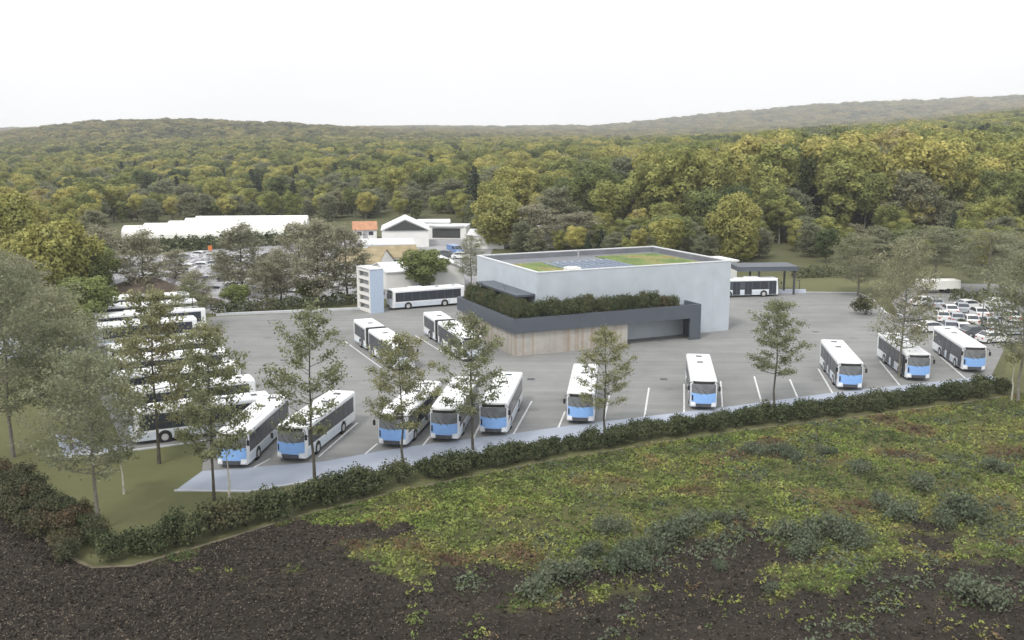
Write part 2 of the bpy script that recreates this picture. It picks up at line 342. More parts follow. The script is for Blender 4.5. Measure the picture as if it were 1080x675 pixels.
sheet('village_road', P((455, 282), (520, 285), (505, 252), (520, 243), (480, 242), (450, 250)), .009, M['gravel'])

def ribbon(name, pts, width, z0, z1, m, kind='structure'):
    """raised strip along a polyline of world points"""
    mb = MB()
    pts = [np.array(p) for p in pts]; L, Rr = [], []
    for i, p in enumerate(pts):
        d = pts[min(i + 1, len(pts) - 1)] - pts[max(i - 1, 0)]; d = d / np.linalg.norm(d); n = np.array([-d[1], d[0]]) * width / 2
        L.append(p + n); Rr.append(p - n)
    for i in range(len(pts) - 1):
        a, b, c, e = L[i], L[i + 1], Rr[i + 1], Rr[i]
        mb.add([(*a, z1), (*b, z1), (*c, z1), (*e, z1), (*a, z0), (*b, z0), (*c, z0), (*e, z0)], [(3, 2, 1, 0), (0, 1, 5, 4), (2, 3, 7, 6)] + ([(3, 0, 4, 7)] if i == 0 else []) + ([(1, 2, 6, 5)] if i == len(pts) - 2 else []))
    o = mb.build(name, m); tag(o, kind=kind); return o
ribbon('kerb', P(*STRIP), .18, -.1, .10, M['kerb'])
ribbon('kerb', P((66, 483), (137, 476), (217, 465.5)), .25, -.1, .12, M['kerb'])
ribbon('kerb', P((228, 333), (380, 326.5)), .5, -.1, .35, M['kerb'])
ribbon('kerb', P((765, 307.8), (905, 309), (921, 317), (934, 330), (957, 342), (1064, 362.5)), .25, -.1, .13, M['kerb'])
LINES = [((336, 482), (377, 446)), ((385, 479), (398, 468)), ((268, 493), (285, 484)), ((541.5, 458), (561, 423)), ((589, 451), (596, 434)), ((637, 444), (643, 415)),
         ((679.5, 441), (684.5, 409)), ((721.5, 435), (721.5, 405)), ((762, 429.5), (760, 402)), ((803, 424), (795.5, 397)), ((841, 419), (833, 400)), ((878, 414.5), (863, 389)),
         ((949, 406.5), (928, 381)), ((1018, 399), (990, 375)), ((363, 359.5), (402, 388)), ((438, 354), (497, 390)), ((498, 465), (512, 436)), ((446, 470), (462, 450))]
for a, b in LINES:
    a, b = np.array(at(*a)), np.array(at(*b)); d = (b - a) / np.linalg.norm(b - a); n = np.array([-d[1], d[0]]) * .085
    mk = MB().add([(*(a + n), .0185), (*(a - n), .0185), (*(b - n), .0185), (*(b + n), .0185)], [(0, 1, 2, 3)]).build('road_marking', M['marking']); tag(mk, kind='structure')

for px, py in [(300, 380), (560, 400), (700, 400), (860, 350), (340, 350), (800, 380)]:
    X, Y = at(px, py); tag(MB().box(X - .4, X + .4, Y - .4, Y + .4, -.05, .020).build('drain_cover', M['post']), kind='structure')
# foreground: bare soil and scrub bank this side of the hedge
BND = P((-420, 380), (-150, 440), (0, 537), (43, 565), (83, 593), (97, 599), (140, 597), (240, 568), (300, 549), (370, 531), (430, 516), (560, 490), (700, 466), (800, 452), (903, 440), (1000, 427), (1062, 418), (1400, 384))
bx, by = np.array([p[0] for p in BND]), np.array([p[1] for p in BND])
def YB(X): return np.interp(X, bx, by)
def vnoise(X, Y, s, seed=0):
    """smooth value noise"""
    g = np.random.default_rng(seed).uniform(0, 1, (64, 64)); x, y = X / s + 500, Y / s + 500
    xi, yi = np.floor(x).astype(int), np.floor(y).astype(int); fx, fy = x - xi, y - yi; fx, fy = fx * fx * (3 - 2 * fx), fy * fy * (3 - 2 * fy)
    G = lambda a, b: g[a % 64, b % 64]
    return (G(xi, yi) * (1 - fx) + G(xi + 1, yi) * fx) * (1 - fy) + (G(xi, yi + 1) * (1 - fx) + G(xi + 1, yi + 1) * fx) * fy
def fz(X, Y):
    e = np.clip((YB(X) - Y) / 6, 0, 1)
    return .03 + e * (.30 * vnoise(X, Y, 5, 1) + .14 * vnoise(X, Y, 1.6, 2) + .06 * vnoise(X, Y, .6, 3))
LOWX = [-200, 150, 230, 290, 330, 400, 450, 490, 540, 575, 620, 680, 720, 760, 800, 850, 910, 960, 1010, 1080, 1300]
LOWY = [500, 560, 578, 566, 572, 600, 612, 628, 650, 648, 628, 620, 575, 560, 588, 625, 618, 600, 618, 610, 640]
def green(X, Y):
    px, py = to_px(X, Y, 0 * X); lim = np.interp(px, LOWX, LOWY)
    nz = (vnoise(X, Y, 3.5, 11) - .5) * 95 + (vnoise(X, Y, 1.2, 12) - .5) * 60
    return np.clip((lim + nz - py) / 26, 0, 1) * (px > 150)
xs = np.linspace(-100, 115, 660); ts = np.linspace(0, 1, 230)
XX, TT = np.meshgrid(xs, ts); YY = 26 + (YB(XX) - .15 - 26) * TT; ZZ = fz(XX, YY)
fgm = mesh_arrays('bare_ground', np.stack([XX.ravel(), YY.ravel(), ZZ.ravel()], 1),
                  np.array([[(j * 660 + i), (j * 660 + i + 1), ((j + 1) * 660 + i + 1), ((j + 1) * 660 + i)] for j in range(229) for i in range(659)]), M['soil'], True)
ga = fgm.attributes.new('green', 'FLOAT', 'POINT'); ga.data.foreach_set('value', green(XX.ravel(), YY.ravel()).astype(np.float32))
tag(link('ground', fgm), kind='structure')
ribbon('footpath_edge', [p for p in BND[1:-1]], .28, 0, .05, M['edging'])

# scrub on the bank: small plants by the ten thousand
def scatter(n, dens, seed):
    g = np.random.default_rng(seed); X = g.uniform(-95, 105, n); Y = 38 + (YB(X) - .3 - 38) * g.uniform(0, 1, n) ** .9
    k = g.uniform(0, 1, n) < dens(X, Y); return X[k], Y[k]
def tufts(name, X, Y, hgt, rad, per, size, m, seed):
    g = np.random.default_rng(seed); n = len(X)
    hh = hgt * g.uniform(.5, 1.3, n); d = g.normal(size=(n, per, 3)); d /= np.linalg.norm(d, axis=2, keepdims=True); d[..., 2] = np.abs(d[..., 2])
    C = np.stack([X, Y, fz(X, Y)], 1)[:, None] + d * np.stack([rad * np.ones(n), rad * np.ones(n), hh], 1)[:, None] * g.uniform(.4, 1, (n, per, 1))
    Nn = d + g.normal(size=d.shape) * .6 + np.array([0, 0, .3])
    V, Fq = quads(C.reshape(-1, 3), Nn.reshape(-1, 3), size * g.uniform(.6, 1.3, n * per), .55, seed)
    return link(name, mesh_arrays(name, V, Fq, m))
def patch(s, seed, lo, hi): return lambda X, Y: np.clip((vnoise(X, Y, s, seed) - lo) / (hi - lo), 0, 1)
M['leaf_cover'] = foliage('ground_cover_leaves', [(0, (.08, .11, .05)), (.3, (.135, .175, .06)), (.5, (.195, .235, .075)), (.66, (.27, .295, .09)), (.76, (.23, .185, .085)), (.88, (.155, .105, .07)), (1, (.105, .07, .055))], nscale=.16, local=1.3, lvar=.45, wob=0, trans=.25)
M['leaf_lime'] = foliage('bright_ground_cover', [(0, (.18, .26, .065)), (1, (.27, .34, .09))], nscale=.4, local=2, wob=0)
M['twig'] = mat('dead_twigs', (.16, .13, .10), .95, var=.4, scale=2)
M['clod'] = mat('soil_clods', (.046, .038, .031), .95, var=.5, scale=1.5)
X, Y = scatter(95000, lambda X, Y: np.maximum(green(X, Y) * (.45 + .55 * patch(2.2, 21, .25, .6)(X, Y)), (to_px(X, Y, 0 * X)[0] > 430) * .22 * patch(1.8, 44, .35, .75)(X, Y)), 31)
tag(tufts('ground_cover', X, Y, .28, .22, 6, .105, M['leaf_cover'], 5), 'low olive and yellow green ground cover growing over the bank below the hedge', 'ground cover', kind='stuff')
X, Y = scatter(60000, lambda X, Y: green(X, Y) * patch(4.0, 77, .62, .80)(X, Y), 32)
tag(tufts('bright_ground_cover', X, Y, .22, .25, 6, .10, M['leaf_lime'], 6), 'bright lime green ground cover in patches on the bank', 'ground cover', kind='stuff')
X, Y = scatter(60000, lambda X, Y: np.where(to_px(X, Y, 0 * X)[0] > 480, 1, 0) * np.clip(green(X, Y + 5) + green(X, Y), 0, 1) * patch(2.6, 91, .56, .78)(X, Y) * (1 - .7 * green(X, Y - 6) * (to_px(X, Y, 0 * X)[0] < 780)), 33)
tag(tufts('grey_scrub', X, Y, .32, .28, 6, .12, M['leaf_scrub'], 7), 'grey green low scrub at the lower edge of the bank', 'scrub', kind='stuff')
X, Y = scatter(52000, lambda X, Y: (1 - green(X, Y)) * .8 + .12, 34)
tag(tufts('dead_litter', X, Y, .07, .16, 3, .055, M['twig'], 8), 'dead twigs and dry leaves scattered over the dark soil', 'dead litter', kind='stuff')
X, Y = scatter(60000, lambda X, Y: (1 - .8 * green(X, Y)), 35)
tag(tufts('soil_clods', X, Y, .10, .12, 4, .10, M['clod'], 9), 'dark brown clods of turned soil in the foreground', 'soil', kind='stuff')

# ------------------------------------------------------------------ plants
def blob_leaves(lobes, per, size, seed, flat=1.0, rnd=.7, shell=.35):
    g = np.random.default_rng(seed); Cs, Ns = [], []
    for (x, y, z, r) in lobes:
        n = max(8, int(per * r * r)); d = g.normal(size=(n, 3)); d /= np.linalg.norm(d, axis=1, keepdims=True)
        low = d[:, 2] < -.55; d[low, 2] *= -.5
        rr = r * (1 - shell * g.uniform(0, 1, n) ** 1.5) * (1 + .16 * np.sin(7 * d[:, 0] + 5 * d[:, 2] + x) * np.cos(6 * d[:, 1] + y))
        Cs.append(np.array([x, y, z]) + d * rr[:, None] * np.array([1, 1, flat])); Ns.append(d + g.normal(size=(n, 3)) * rnd)
    C, Nn = np.concatenate(Cs), np.concatenate(Ns)
    return quads(C, Nn, size * g.uniform(.6, 1.3, len(C)), .75, seed)
def trunk_limbs(h, r, ends, seed, lean=0):
    g = random.Random(seed); t = MB(); k = 6
    pts = [(lean * (i / k) ** 1.5 * h + g.uniform(-.012, .012) * h, g.uniform(-.012, .012) * h, h * i / k) for i in range(k + 1)]; pts[0] = (0, 0, -.3)
    t.tube(pts, [r * (1.25 if i == 0 else 1) * (1 - .8 * i / k) for i in range(k + 1)], 7)
    b = MB()
    for (x, y, z) in ends:
        z0 = max(h * .22, min(z - math.hypot(x, y) * .55, h * .9)); i = min(int(z0 / h * k), k - 1); f = z0 / h * k - i
        p0 = [pts[i][q] * (1 - f) + pts[i + 1][q] * f for q in range(3)]; r0 = r * (1 - .8 * z0 / h) * .5
        mid = [(p0[0] + x) / 2 + g.uniform(-.02, .02) * h, (p0[1] + y) / 2 + g.uniform(-.02, .02) * h, p0[2] * .55 + z * .45]
        b.tube([p0, mid, (x, y, z)], [r0, r0 * .6, r0 * .2], 4)
    return t, b
def make_tree(name, h, lobes, r, per, size, leaf, bark, seed, **kw):
    root = empty(name, (0, 0, 0)); t, b = trunk_limbs(h * .86, r, [(x, y, z) for x, y, z, q in lobes if z < h * .9], seed, kw.pop('lean', 0))
    t.build('trunk', bark, root, True); b.build('branches', bark, root, True)
    V, Fq = blob_leaves(lobes, per, size, seed, **kw); link('crown', mesh_arrays('crown', V, Fq, leaf), root)
    root['h'] = h; return root

def broad_lobes(seed, h=18, w=5.0, bot=.34, n=20, lr=(.24, .42)):
    g = random.Random(seed); L = [(0, 0, h * .72, w * .62), (0, 0, h * .5, w * .55)]
    for i in range(n):
        f = (i + .5) / n; z = h * (bot + (1 - bot - .08) * f); rad = w * math.sin(math.pi * min(1, .12 + .86 * (1 - f) ** .8)) * .8; a = i * 2.4 + g.uniform(-.5, .5)
        rad *= g.uniform(.6, 1.1); L.append((rad * math.cos(a), rad * math.sin(a), z + g.uniform(-.5, .5), w * g.uniform(*lr)))
    return L
def make_wispy(name, h, w, r, bot, nl, leaf, bark, seed, leafn=26, size=.15, sig=.34, lean=0, top=.97):
    """see-through crown: many rising limbs, each with leaves strewn along its outer part in flat sprays"""
    g = random.Random(seed); gn = np.random.default_rng(seed); root = empty(name, (0, 0, 0)); k = 7
    pts = [(lean * (i / k) ** 1.5 * h + g.uniform(-.012, .012) * h, g.uniform(-.012, .012) * h, h * .95 * i / k) for i in range(k + 1)]; pts[0] = (0, 0, -.3)
    t = MB().tube(pts, [r * (1.25 if i == 0 else 1) * (1 - .86 * i / k) for i in range(k + 1)], 7)
    def on(z): f = min(max(z / (h * .95) * k, 0), k - .001); i = int(f); f -= i; return [pts[i][q] * (1 - f) + pts[i + 1][q] * f for q in range(3)]
    b = MB(); C = []; Nn = []
    for i in range(nl):
        f = (i + .5) / nl; z0 = h * (bot + (.90 - bot) * f); env = w * (math.sin(math.pi * min(1, .30 + .66 * f)) ** .75) * g.uniform(.62, 1.12)
        a = i * 2.399 + g.uniform(-.5, .5); rise = env * g.uniform(.35, .95) * (.5 + .7 * f); p0 = np.array(on(z0))
        e = p0 + np.array([env * math.cos(a), env * math.sin(a), min(rise, h * top - z0)]); m = p0 * .5 + e * .5 + np.array([g.uniform(-.25, .25), g.uniform(-.25, .25), -.12 * env]); r0 = r * (1 - .86 * z0 / h) * .42
        b.tube([p0, m, e], [r0, r0 * .6, r0 * .18], 4)
        nt_ = 3 + int(env * 1.6); tips = [(e, .8)]
        for q in range(nt_):
            u = g.uniform(.3, .95); base = (1 - u) ** 2 * p0 + 2 * u * (1 - u) * m + u * u * e; aa = a + g.choice((-1, 1)) * g.uniform(.5, 1.3); ln = env * g.uniform(.14, .34)
            tp = base + np.array([ln * math.cos(aa), ln * math.sin(aa), ln * g.uniform(.1, .7)]); b.tube([base, tp], [r0 * .35, r0 * .12], 3); tips.append((tp, 1)); tips.append((base * .4 + tp * .6, .7))
        for tp, wgt in tips:
            n = max(4, int(leafn * wgt * g.uniform(.5, 1.3))); C.append(tp + gn.normal(size=(n, 3)) * np.array([sig, sig, sig * .55]) * g.uniform(.7, 1.3)); d = gn.normal(size=(n, 3)); d[:, 2] = np.abs(d[:, 2]) + .5; Nn.append(d)
    for q in range(7):
        p = np.array(on(h * (.80 + .03 * q))); n = leafn; C.append(p + gn.normal(size=(n, 3)) * sig * .9); d = gn.normal(size=(n, 3)); d[:, 2] = np.abs(d[:, 2]) + .5; Nn.append(d)
    t.build('trunk', bark, root, True); b.build('branches', bark, root, True)
    C = np.concatenate(C); V, Fq = quads(C, np.concatenate(Nn), size * gn.uniform(.55, 1.3, len(C)), .7, seed); link('crown', mesh_arrays('crown', V, Fq, leaf), root)
    root['h'] = h; return root

# --- forest tree kinds (18 m high models)
FT = []
for k in range(4):
    FT.append(make_tree('forest_tree', 18, broad_lobes(100 + k, 18, (4.6, 5.4, 3.9, 5.4)[k], (.18, .32, .14, .44)[k], 18, (.26, .5)), .28, 78, .31, M['leaf_forest'], M['grey_bark' if k in (1, 3) else 'bark'], 50 + k, rnd=.40, shell=.28))
FT.append(make_wispy('grey_tree', 14, 3.9, .2, .10, 44, M['leaf_grey'], M['bark'], 61, 20, .24, .55))
FT.append(make_wispy('grey_tree', 14, 4.5, .2, .08, 48, M['leaf_grey'], M['bark'], 62, 20, .24, .55))
cl = []
for i in range(26):
    f = i / 25; a = i * 2.4; rd = 3.0 * (1 - f) ** .9; cl.append((rd * .6 * math.cos(a), rd * .6 * math.sin(a), 2 + 13.6 * f, .55 + rd * .42))
FT.append(make_tree('conifer_tree', 16, cl, .22, 60, .34, M['leaf_conifer'], M['bark'], 63, flat=.8))

g = np.random.default_rng(3)
def front_of(az): return np.interp(az, [-400, 60, 112, 132, 370, 480, 520, 700, 760, 860, 1080, 1500], [225, 232, 245, 306, 312, 290, 222, 202, 200, 200, 196, 185])
def height_of(az, Yv, u):
    far = np.interp(az, AX, TH); near = np.where(az > 700, 7.5, np.where(az > 500, 6.0, 8.0)); t = np.clip((Yv - front_of(az) - 34) / 22, 0, 1)
    return (near * (1 - t) + far * t) * (.72 + .5 * u)
pts = []
Yc = 185.0
while Yc < 640:
    sp = 8.8 if Yc < 250 else 10.4; half = Yc * .62 + 20
    for Xc in np.arange(-half, half, sp):
        X1, Y1 = Xc + g.uniform(-.45, .45) * sp, Yc + g.uniform(-.45, .45) * sp; az = 540 + F * X1 / Y1
        if Y1 > front_of(az): pts.append((X1, Y1, az))
    Yc += sp * .9
pts = np.array(sorted(pts, key=lambda p: p[1])); n = len(pts)
U = g.uniform(0, 1, n); HT = height_of(pts[:, 2], pts[:, 1], U); ZL = zland(pts[:, 0], pts[:, 1]); RZ = g.uniform(0, 6.28, n)
KD = g.integers(0, 4, n); low = HT < 12; q = g.uniform(0, 1, n)
KD = np.where((q < .30) & low, 4 + (KD % 2), KD); KD = np.where((q > .955), 6, KD); KD = np.where((q > .91) & (q <= .955), 5, KD)
LBL = ['broad olive and gold autumn tree in the forest behind the depot', 'thin grey green tree in the forest edge behind the depot', 'dark narrow conifer in the forest behind the depot']
inview = (pts[:, 2] > -30) & (pts[:, 2] < 1110)
ind = np.where(inview)[0][:285]; used = [False] * 7
for i in ind:
    k = int(KD[i]); src = FT[k]; o = src if not used[k] else copy_tree(src); used[k] = True
    s = HT[i] / (14 if k in (4, 5) else 16 if k == 6 else 18); wd = (1.35 if HT[i] < 12 else (.95 if HT[i] > 17 else 1.12) + .3 * U[i])
    o.location = (pts[i, 0], pts[i, 1], ZL[i]); o.rotation_euler = (0, 0, RZ[i]); o.scale = (s * wd, s * wd, s)
    c = 0 if k < 4 else 1 if k < 6 else 2
    az = pts[i, 2]; zn = 'at the far left' if az < 120 else 'behind the white greenhouses' if az < 370 else 'behind the white hall' if az < 480 else 'behind the depot hall' if az < 780 else 'behind the rear lawn and car park'
    tl = 'tall' if HT[i] > 13 else 'low'; nm_ = ['olive and gold autumn tree', 'thin grey green tree', 'dark narrow conifer'][c]
    tag(o, f'{tl} {nm_} in the forest {zn}', 'tree', f'{tl} {nm_}s {zn}')
assert all(used)

def wood(name, X, Y, Z, S, W, RZ_, K, variants, label):
    me = bpy.data.meshes.new(name); n = len(X); me.vertices.add(n); me.vertices.foreach_set('co', np.stack([X, Y, Z], 1).astype(np.float32).ravel())
    for nm, dt, v in (('sc', 'FLOAT', S), ('wd', 'FLOAT', W), ('rz', 'FLOAT', RZ_), ('kd', 'INT', K)):
        a = me.attributes.new(nm, dt, 'POINT'); a.data.foreach_set('value', np.asarray(v, np.float32 if dt == 'FLOAT' else np.int32))
    o = link(name, me); ng = bpy.data.node_groups.new(name, 'GeometryNodeTree')
    ng.interface.new_socket('Geometry', in_out='INPUT', socket_type='NodeSocketGeometry'); ng.interface.new_socket('Geometry', in_out='OUTPUT', socket_type='NodeSocketGeometry')
    nd = ng.nodes.new; L = ng.links.new; gi = nd('NodeGroupInput'); go = nd('NodeGroupOutput'); jo = nd('GeometryNodeJoinGeometry')
    def attr(nm, dt='FLOAT'):
        a = nd('GeometryNodeInputNamedAttribute'); a.data_type = dt; a.inputs['Name'].default_value = nm; return a.outputs['Attribute']
    kd = attr('kd', 'INT'); rz = nd('ShaderNodeCombineXYZ'); L(attr('rz'), rz.inputs[2]); sv = nd('ShaderNodeCombineXYZ')
    ml = nd('ShaderNodeMath'); ml.operation = 'MULTIPLY'; L(attr('sc'), ml.inputs[0]); L(attr('wd'), ml.inputs[1]); L(ml.outputs[0], sv.inputs[0]); L(ml.outputs[0], sv.inputs[1]); L(attr('sc'), sv.inputs[2])
    for k, objs in enumerate(variants):
        cj = nd('GeometryNodeJoinGeometry')
        for ob in objs:
            oi = nd('GeometryNodeObjectInfo'); oi.inputs['Object'].default_value = ob; oi.transform_space = 'ORIGINAL'; L(oi.outputs['Geometry'], cj.inputs[0])
        cmp = nd('FunctionNodeCompare'); cmp.data_type = 'INT'; cmp.operation = 'EQUAL'; L(kd, cmp.inputs[2]); cmp.inputs[3].default_value = k
        ip = nd('GeometryNodeInstanceOnPoints'); L(gi.outputs[0], ip.inputs['Points']); L(cmp.outputs[0], ip.inputs['Selection']); L(cj.outputs[0], ip.inputs['Instance'])
        L(rz.outputs[0], ip.inputs['Rotation']); L(sv.outputs[0], ip.inputs['Scale']); L(ip.outputs[0], jo.inputs[0])
    L(jo.outputs[0], go.inputs[0]); md = o.modifiers.new('wood', 'NODES'); md.node_group = ng
    return tag(o, label, 'forest', kind='stuff')
def part(root, nm): return [c for c in root.children if c.name.split('.')[0] == nm][0]
VAR = [[part(FT[k], 'crown'), part(FT[k], 'trunk')] for k in range(7)]
rest = np.setdiff1d(np.arange(n), ind); nat = np.array([18, 18, 18, 18, 14, 14, 16])
wood('forest', pts[rest, 0], pts[rest, 1], ZL[rest], HT[rest] / nat[KD[rest]], np.where(HT[rest] > 17, .95, 1.12) + .3 * U[rest], RZ[rest], KD[rest], VAR, 'dense mixed autumn forest in olive, green and gold covering the land behind the depot')
# far hillsides
fp = []
Yc = 640.0
while Yc < 4200:
    sp = 12.2 * max(1, Yc / 1000) ** .8; half = Yc * .56
    xr = np.arange(-half, half, sp); fp.append(np.stack([xr + g.uniform(-.48, .48, len(xr)) * sp, Yc + g.uniform(-.48, .48, len(xr)) * sp, np.full(len(xr), sp)], 1)); Yc += sp * .92
fp = np.concatenate(fp); zf = zland(fp[:, 0], fp[:, 1]); azf = 540 + F * fp[:, 0] / fp[:, 1]; hf = np.interp(azf, AX, TH) * (.72 + .5 * g.uniform(0, 1, len(fp))) / 18
sf = fp[:, 2] / 9.6
kf = g.integers(0, 4, len(fp)); kf = np.where(g.uniform(0, 1, len(fp)) < .04, 6, kf)
wood('hillside_forest', fp[:, 0], fp[:, 1], zf, hf * np.maximum(1, sf * .6), np.maximum(1, sf / np.maximum(1, sf * .6)) * 1.25, g.uniform(0, 6.28, len(fp)), kf, VAR, 'distant wooded hills under thin haze along the skyline')

# --- young planted trees: base pixel, top pixel row, crown width in pixels, label
PL = []
for k in range(4):
    PL.append(make_wispy('young_tree', 14, (3.5, 3.8, 3.2, 4.0)[k], .15, (.24, .27, .22, .22)[k], (30, 34, 32, 40)[k], M['leaf_planted'], M['bark'], 70 + k, (20, 24, 22, 26)[k], .125, .30, lean=(.01, -.02, .015, .03)[k]))
PLB = make_wispy('grey_leaved_tree', 16, 5.2, .2, .30, 64, M['leaf_grey'], M['grey_bark'], 80, 11, .14, .42)
PLC = make_wispy('grey_leaved_tree', 16, 4.8, .19, .20, 60, M['leaf_grey'], M['grey_bark'], 81, 12, .14, .42, lean=.02)
PLD = make_tree('round_tree', 9, broad_lobes(400, 9, 3.3, .2, 22), .18, 260, .17, M['leaf_green'], M['bark'], 82)
PLE = make_tree('round_tree', 12, broad_lobes(401, 12, 5.2, .15, 26), .22, 170, .24, M['leaf_yellow'], M['bark'], 83)
PLF = make_wispy('brown_tree', 12, 3.3, .18, .14, 46, foliage('brown_grey_leaves', [(0, (.27, .27, .19)), (1, (.37, .35, .25))], local=1.2, lvar=.4, trans=.45), M['bark'], 84, 15, .16, .42)
srcs = {0: PL[0], 1: PL[1], 2: PL[2], 3: PL[3], 'B': PLB, 'C': PLC, 'G': PLD, 'Y': PLE, 'N': PLF}
natw = {0: 7.0, 1: 7.6, 2: 6.4, 3: 8.0, 'B': 10.4, 'C': 9.6, 'G': 7.0, 'Y': 10.8, 'N': 6.8}
done = {k: False for k in srcs}
YT = 'young trees planted round the yard'
TREES = [
 (0, 332, 508, 312, 86, 'sparse young tree with spreading limbs in front of the second blue fronted bus', YT),
 (1, 426, 493, 346, 74, 'young tree with a forked narrow trunk standing before the third bus from the left', YT),
 (2, 499, 474, 322, 66, 'young tree between the fourth and fifth front buses', YT),
 (2, 638, 457, 338, 56, 'slim young tree just right of the lone bus in front of the timber wall', YT),
 (1, 817, 429, 312, 62, 'slim young tree standing alone in the empty bays on the right', YT),
 (3, 226, 528, 332, 92, 'tall young tree at the tip of the pale paving on the left', YT),
 (3, 168, 489, 296, 100, 'tall young tree on the lawn in front of the side parked buses', YT),
 ('B', 104, 560, 362, 128, 'large grey green tree rising from the hedge corner on the lawn', None),
 ('C', 14, 482, 262, 120, 'tall grey green tree leaning at the left edge of the photo', None),
 ('B', 62, 440, 300, 110, 'dense grey green tree behind the hedge corner tree', None),
 ('C', -20, 400, 236, 110, 'grey green tree cut by the left edge, highest of its clump', None),
 ('B', 28, 392, 278, 90, 'grey green tree in the middle of the left clump', None),
 ('C', 948, 398, 245, 72, 'grey green tree beside the middle one of the three right hand buses', None),
 ('B', 1074, 425, 258, 92, 'large grey tree at the right edge beyond the end of the hedge', None),
 ('C', 905, 312, 244, 66, 'grey green tree at the far right corner of the yard', None),
 ('B', 986, 300, 236, 80, 'grey tree behind the white trailer in the car park', None),
 ('C', 1042, 312, 240, 80, 'grey tree behind the parked cars on the right', None),
 ('B', 1100, 340, 232, 100, 'tall grey tree cut by the right edge behind the car park', None),
 ('N', 153, 318, 240, 50, 'brownish thin tree behind the earth mound', None),
 ('N', 108, 300, 236, 54, 'brownish thin tree left of the long greenhouses', None),
 ('N', 256, 312, 233, 54, 'brownish tree in front of the right greenhouse', None),
 ('N', 316, 300, 232, 50, 'brown tree, left of the four behind the yard hedge', None),
 ('N', 336, 322, 228, 56, 'brown tree, tallest of the four behind the yard hedge', None),
 ('N', 366, 318, 236, 48, 'brown tree nearest the white service tower', None),
 ('N', 296, 318, 262, 40, 'low brown tree, left of the middle of the yard hedge', None),
 ('C', 497, 304, 246, 34, 'thin grey tree at the left corner of the depot hall', None),
 ('G', 447, 306, 263, 56, 'round green tree behind the bus beside the white tower', None),
 ('Y', 62, 330, 236, 92, 'broad yellow tree at the left behind the grey clump', None),
 ('Y', 525, 262, 207, 62, 'yellow tree between the white hall and the depot roof', None),
 ('G', 92, 352, 292, 70, 'dark green bushy tree left of the earth mound', None),
 ('N', 560, 262, 214, 62, 'brown tree right of the yellow tree behind the depot', None),
 ('N', 610, 262, 222, 60, 'brown tree behind the back wall of the depot', None),
 ('G', 705, 270, 226, 50, 'green bushy tree behind the right part of the depot roof', None),
 ('Y', 775, 278, 206, 62, 'pale yellow green tree behind the depot right corner', None),
 ('B', 76, 474, 332, 108, 'grey green tree filling the gap between the hedge corner tree and the parked buses', None),
 ('Y', 8, 300, 206, 90, 'yellow green tree cut by the left edge far behind the lawn', None),
 ('G', 100, 322, 262, 60, 'dark green tree between the yellow tree and the earth mound', None),
 ('Y', 30, 318, 246, 70, 'smaller yellow tree left of the broad yellow tree', None),
 ('N', 206, 325, 284, 34, 'low brownish tree in front of the rubble heaps', None),
 ('N', 282, 322, 272, 38, 'low brownish tree beside the smaller earth mound', None),
 ('G', 250, 326, 300, 34, 'low green tree at the yard hedge in front of the works vehicles', None),
 ('G', 326, 318, 296, 34, 'low green tree at the yard hedge in front of the white vans', None),
 ('N', 236, 300, 268, 30, 'thin brownish tree in the middle of the works yard', None),
 ('N', 186, 300, 262, 36, 'thin brownish tree behind the right end of the earth mound', None),
 ('G', 60, 380, 318, 80, 'green bushy tree beside the side road', None),
 ('N', 20, 350, 268, 70, 'brown thin tree at the left of the side road', None),
 (0, 204, 345, 292, 40, 'small thin tree behind the rear of the side parked buses', None),
]
for k, bx_, byy, ty, cw, lab, grp in TREES:
    src = srcs[k]; o = src if not done[k] else copy_tree(src); done[k] = True
    X, Y = at(bx_, byy); top = H + Y * slope(ty); sz = top / src['h']; wd = cw * Y / F / natw[k]
    o.location = (X, Y, 0); o.scale = (wd, wd, sz); o.rotation_euler = (0, 0, (bx_ * .37) % 6.28)
    tag(o, lab, 'tree', grp)
    if grp is None and 'group' in o: del o['group']
assert all(done.values())
# two thin saplings with pale trunks
def sapling(px, py, top, lab, seed):
    X, Y = at(px, py); h = H + Y * slope(top); r = empty('sapling', (X, Y, 0)); t, b = trunk_limbs(h, .10, [(.5, .2, h * .9), (-.6, -.1, h * .85), (.1, -.6, h)], seed, -.03)
    t.build('trunk', M['birch_bark'], r, True); b.build('branches', M['birch_bark'], r, True)
    V, Fq = blob_leaves([(.5, .2, h * .93, .7), (-.6, 0, h * .9, .8), (0, -.4, h * 1.02, .8)], 150, .12, seed, shell=.9); link('crown', mesh_arrays('crown', V, Fq, M['leaf_planted']), r)
    tag(r, lab, 'tree')
sapling(131, 521, 478, 'short sapling with a white trunk alone on the left lawn', 1)
sapling(243, 530, 470, 'sapling with a pale trunk at the corner of the front paving', 2)
sapling(1067, 424, 376, 'pale trunked sapling at the right end of the hedge', 3)

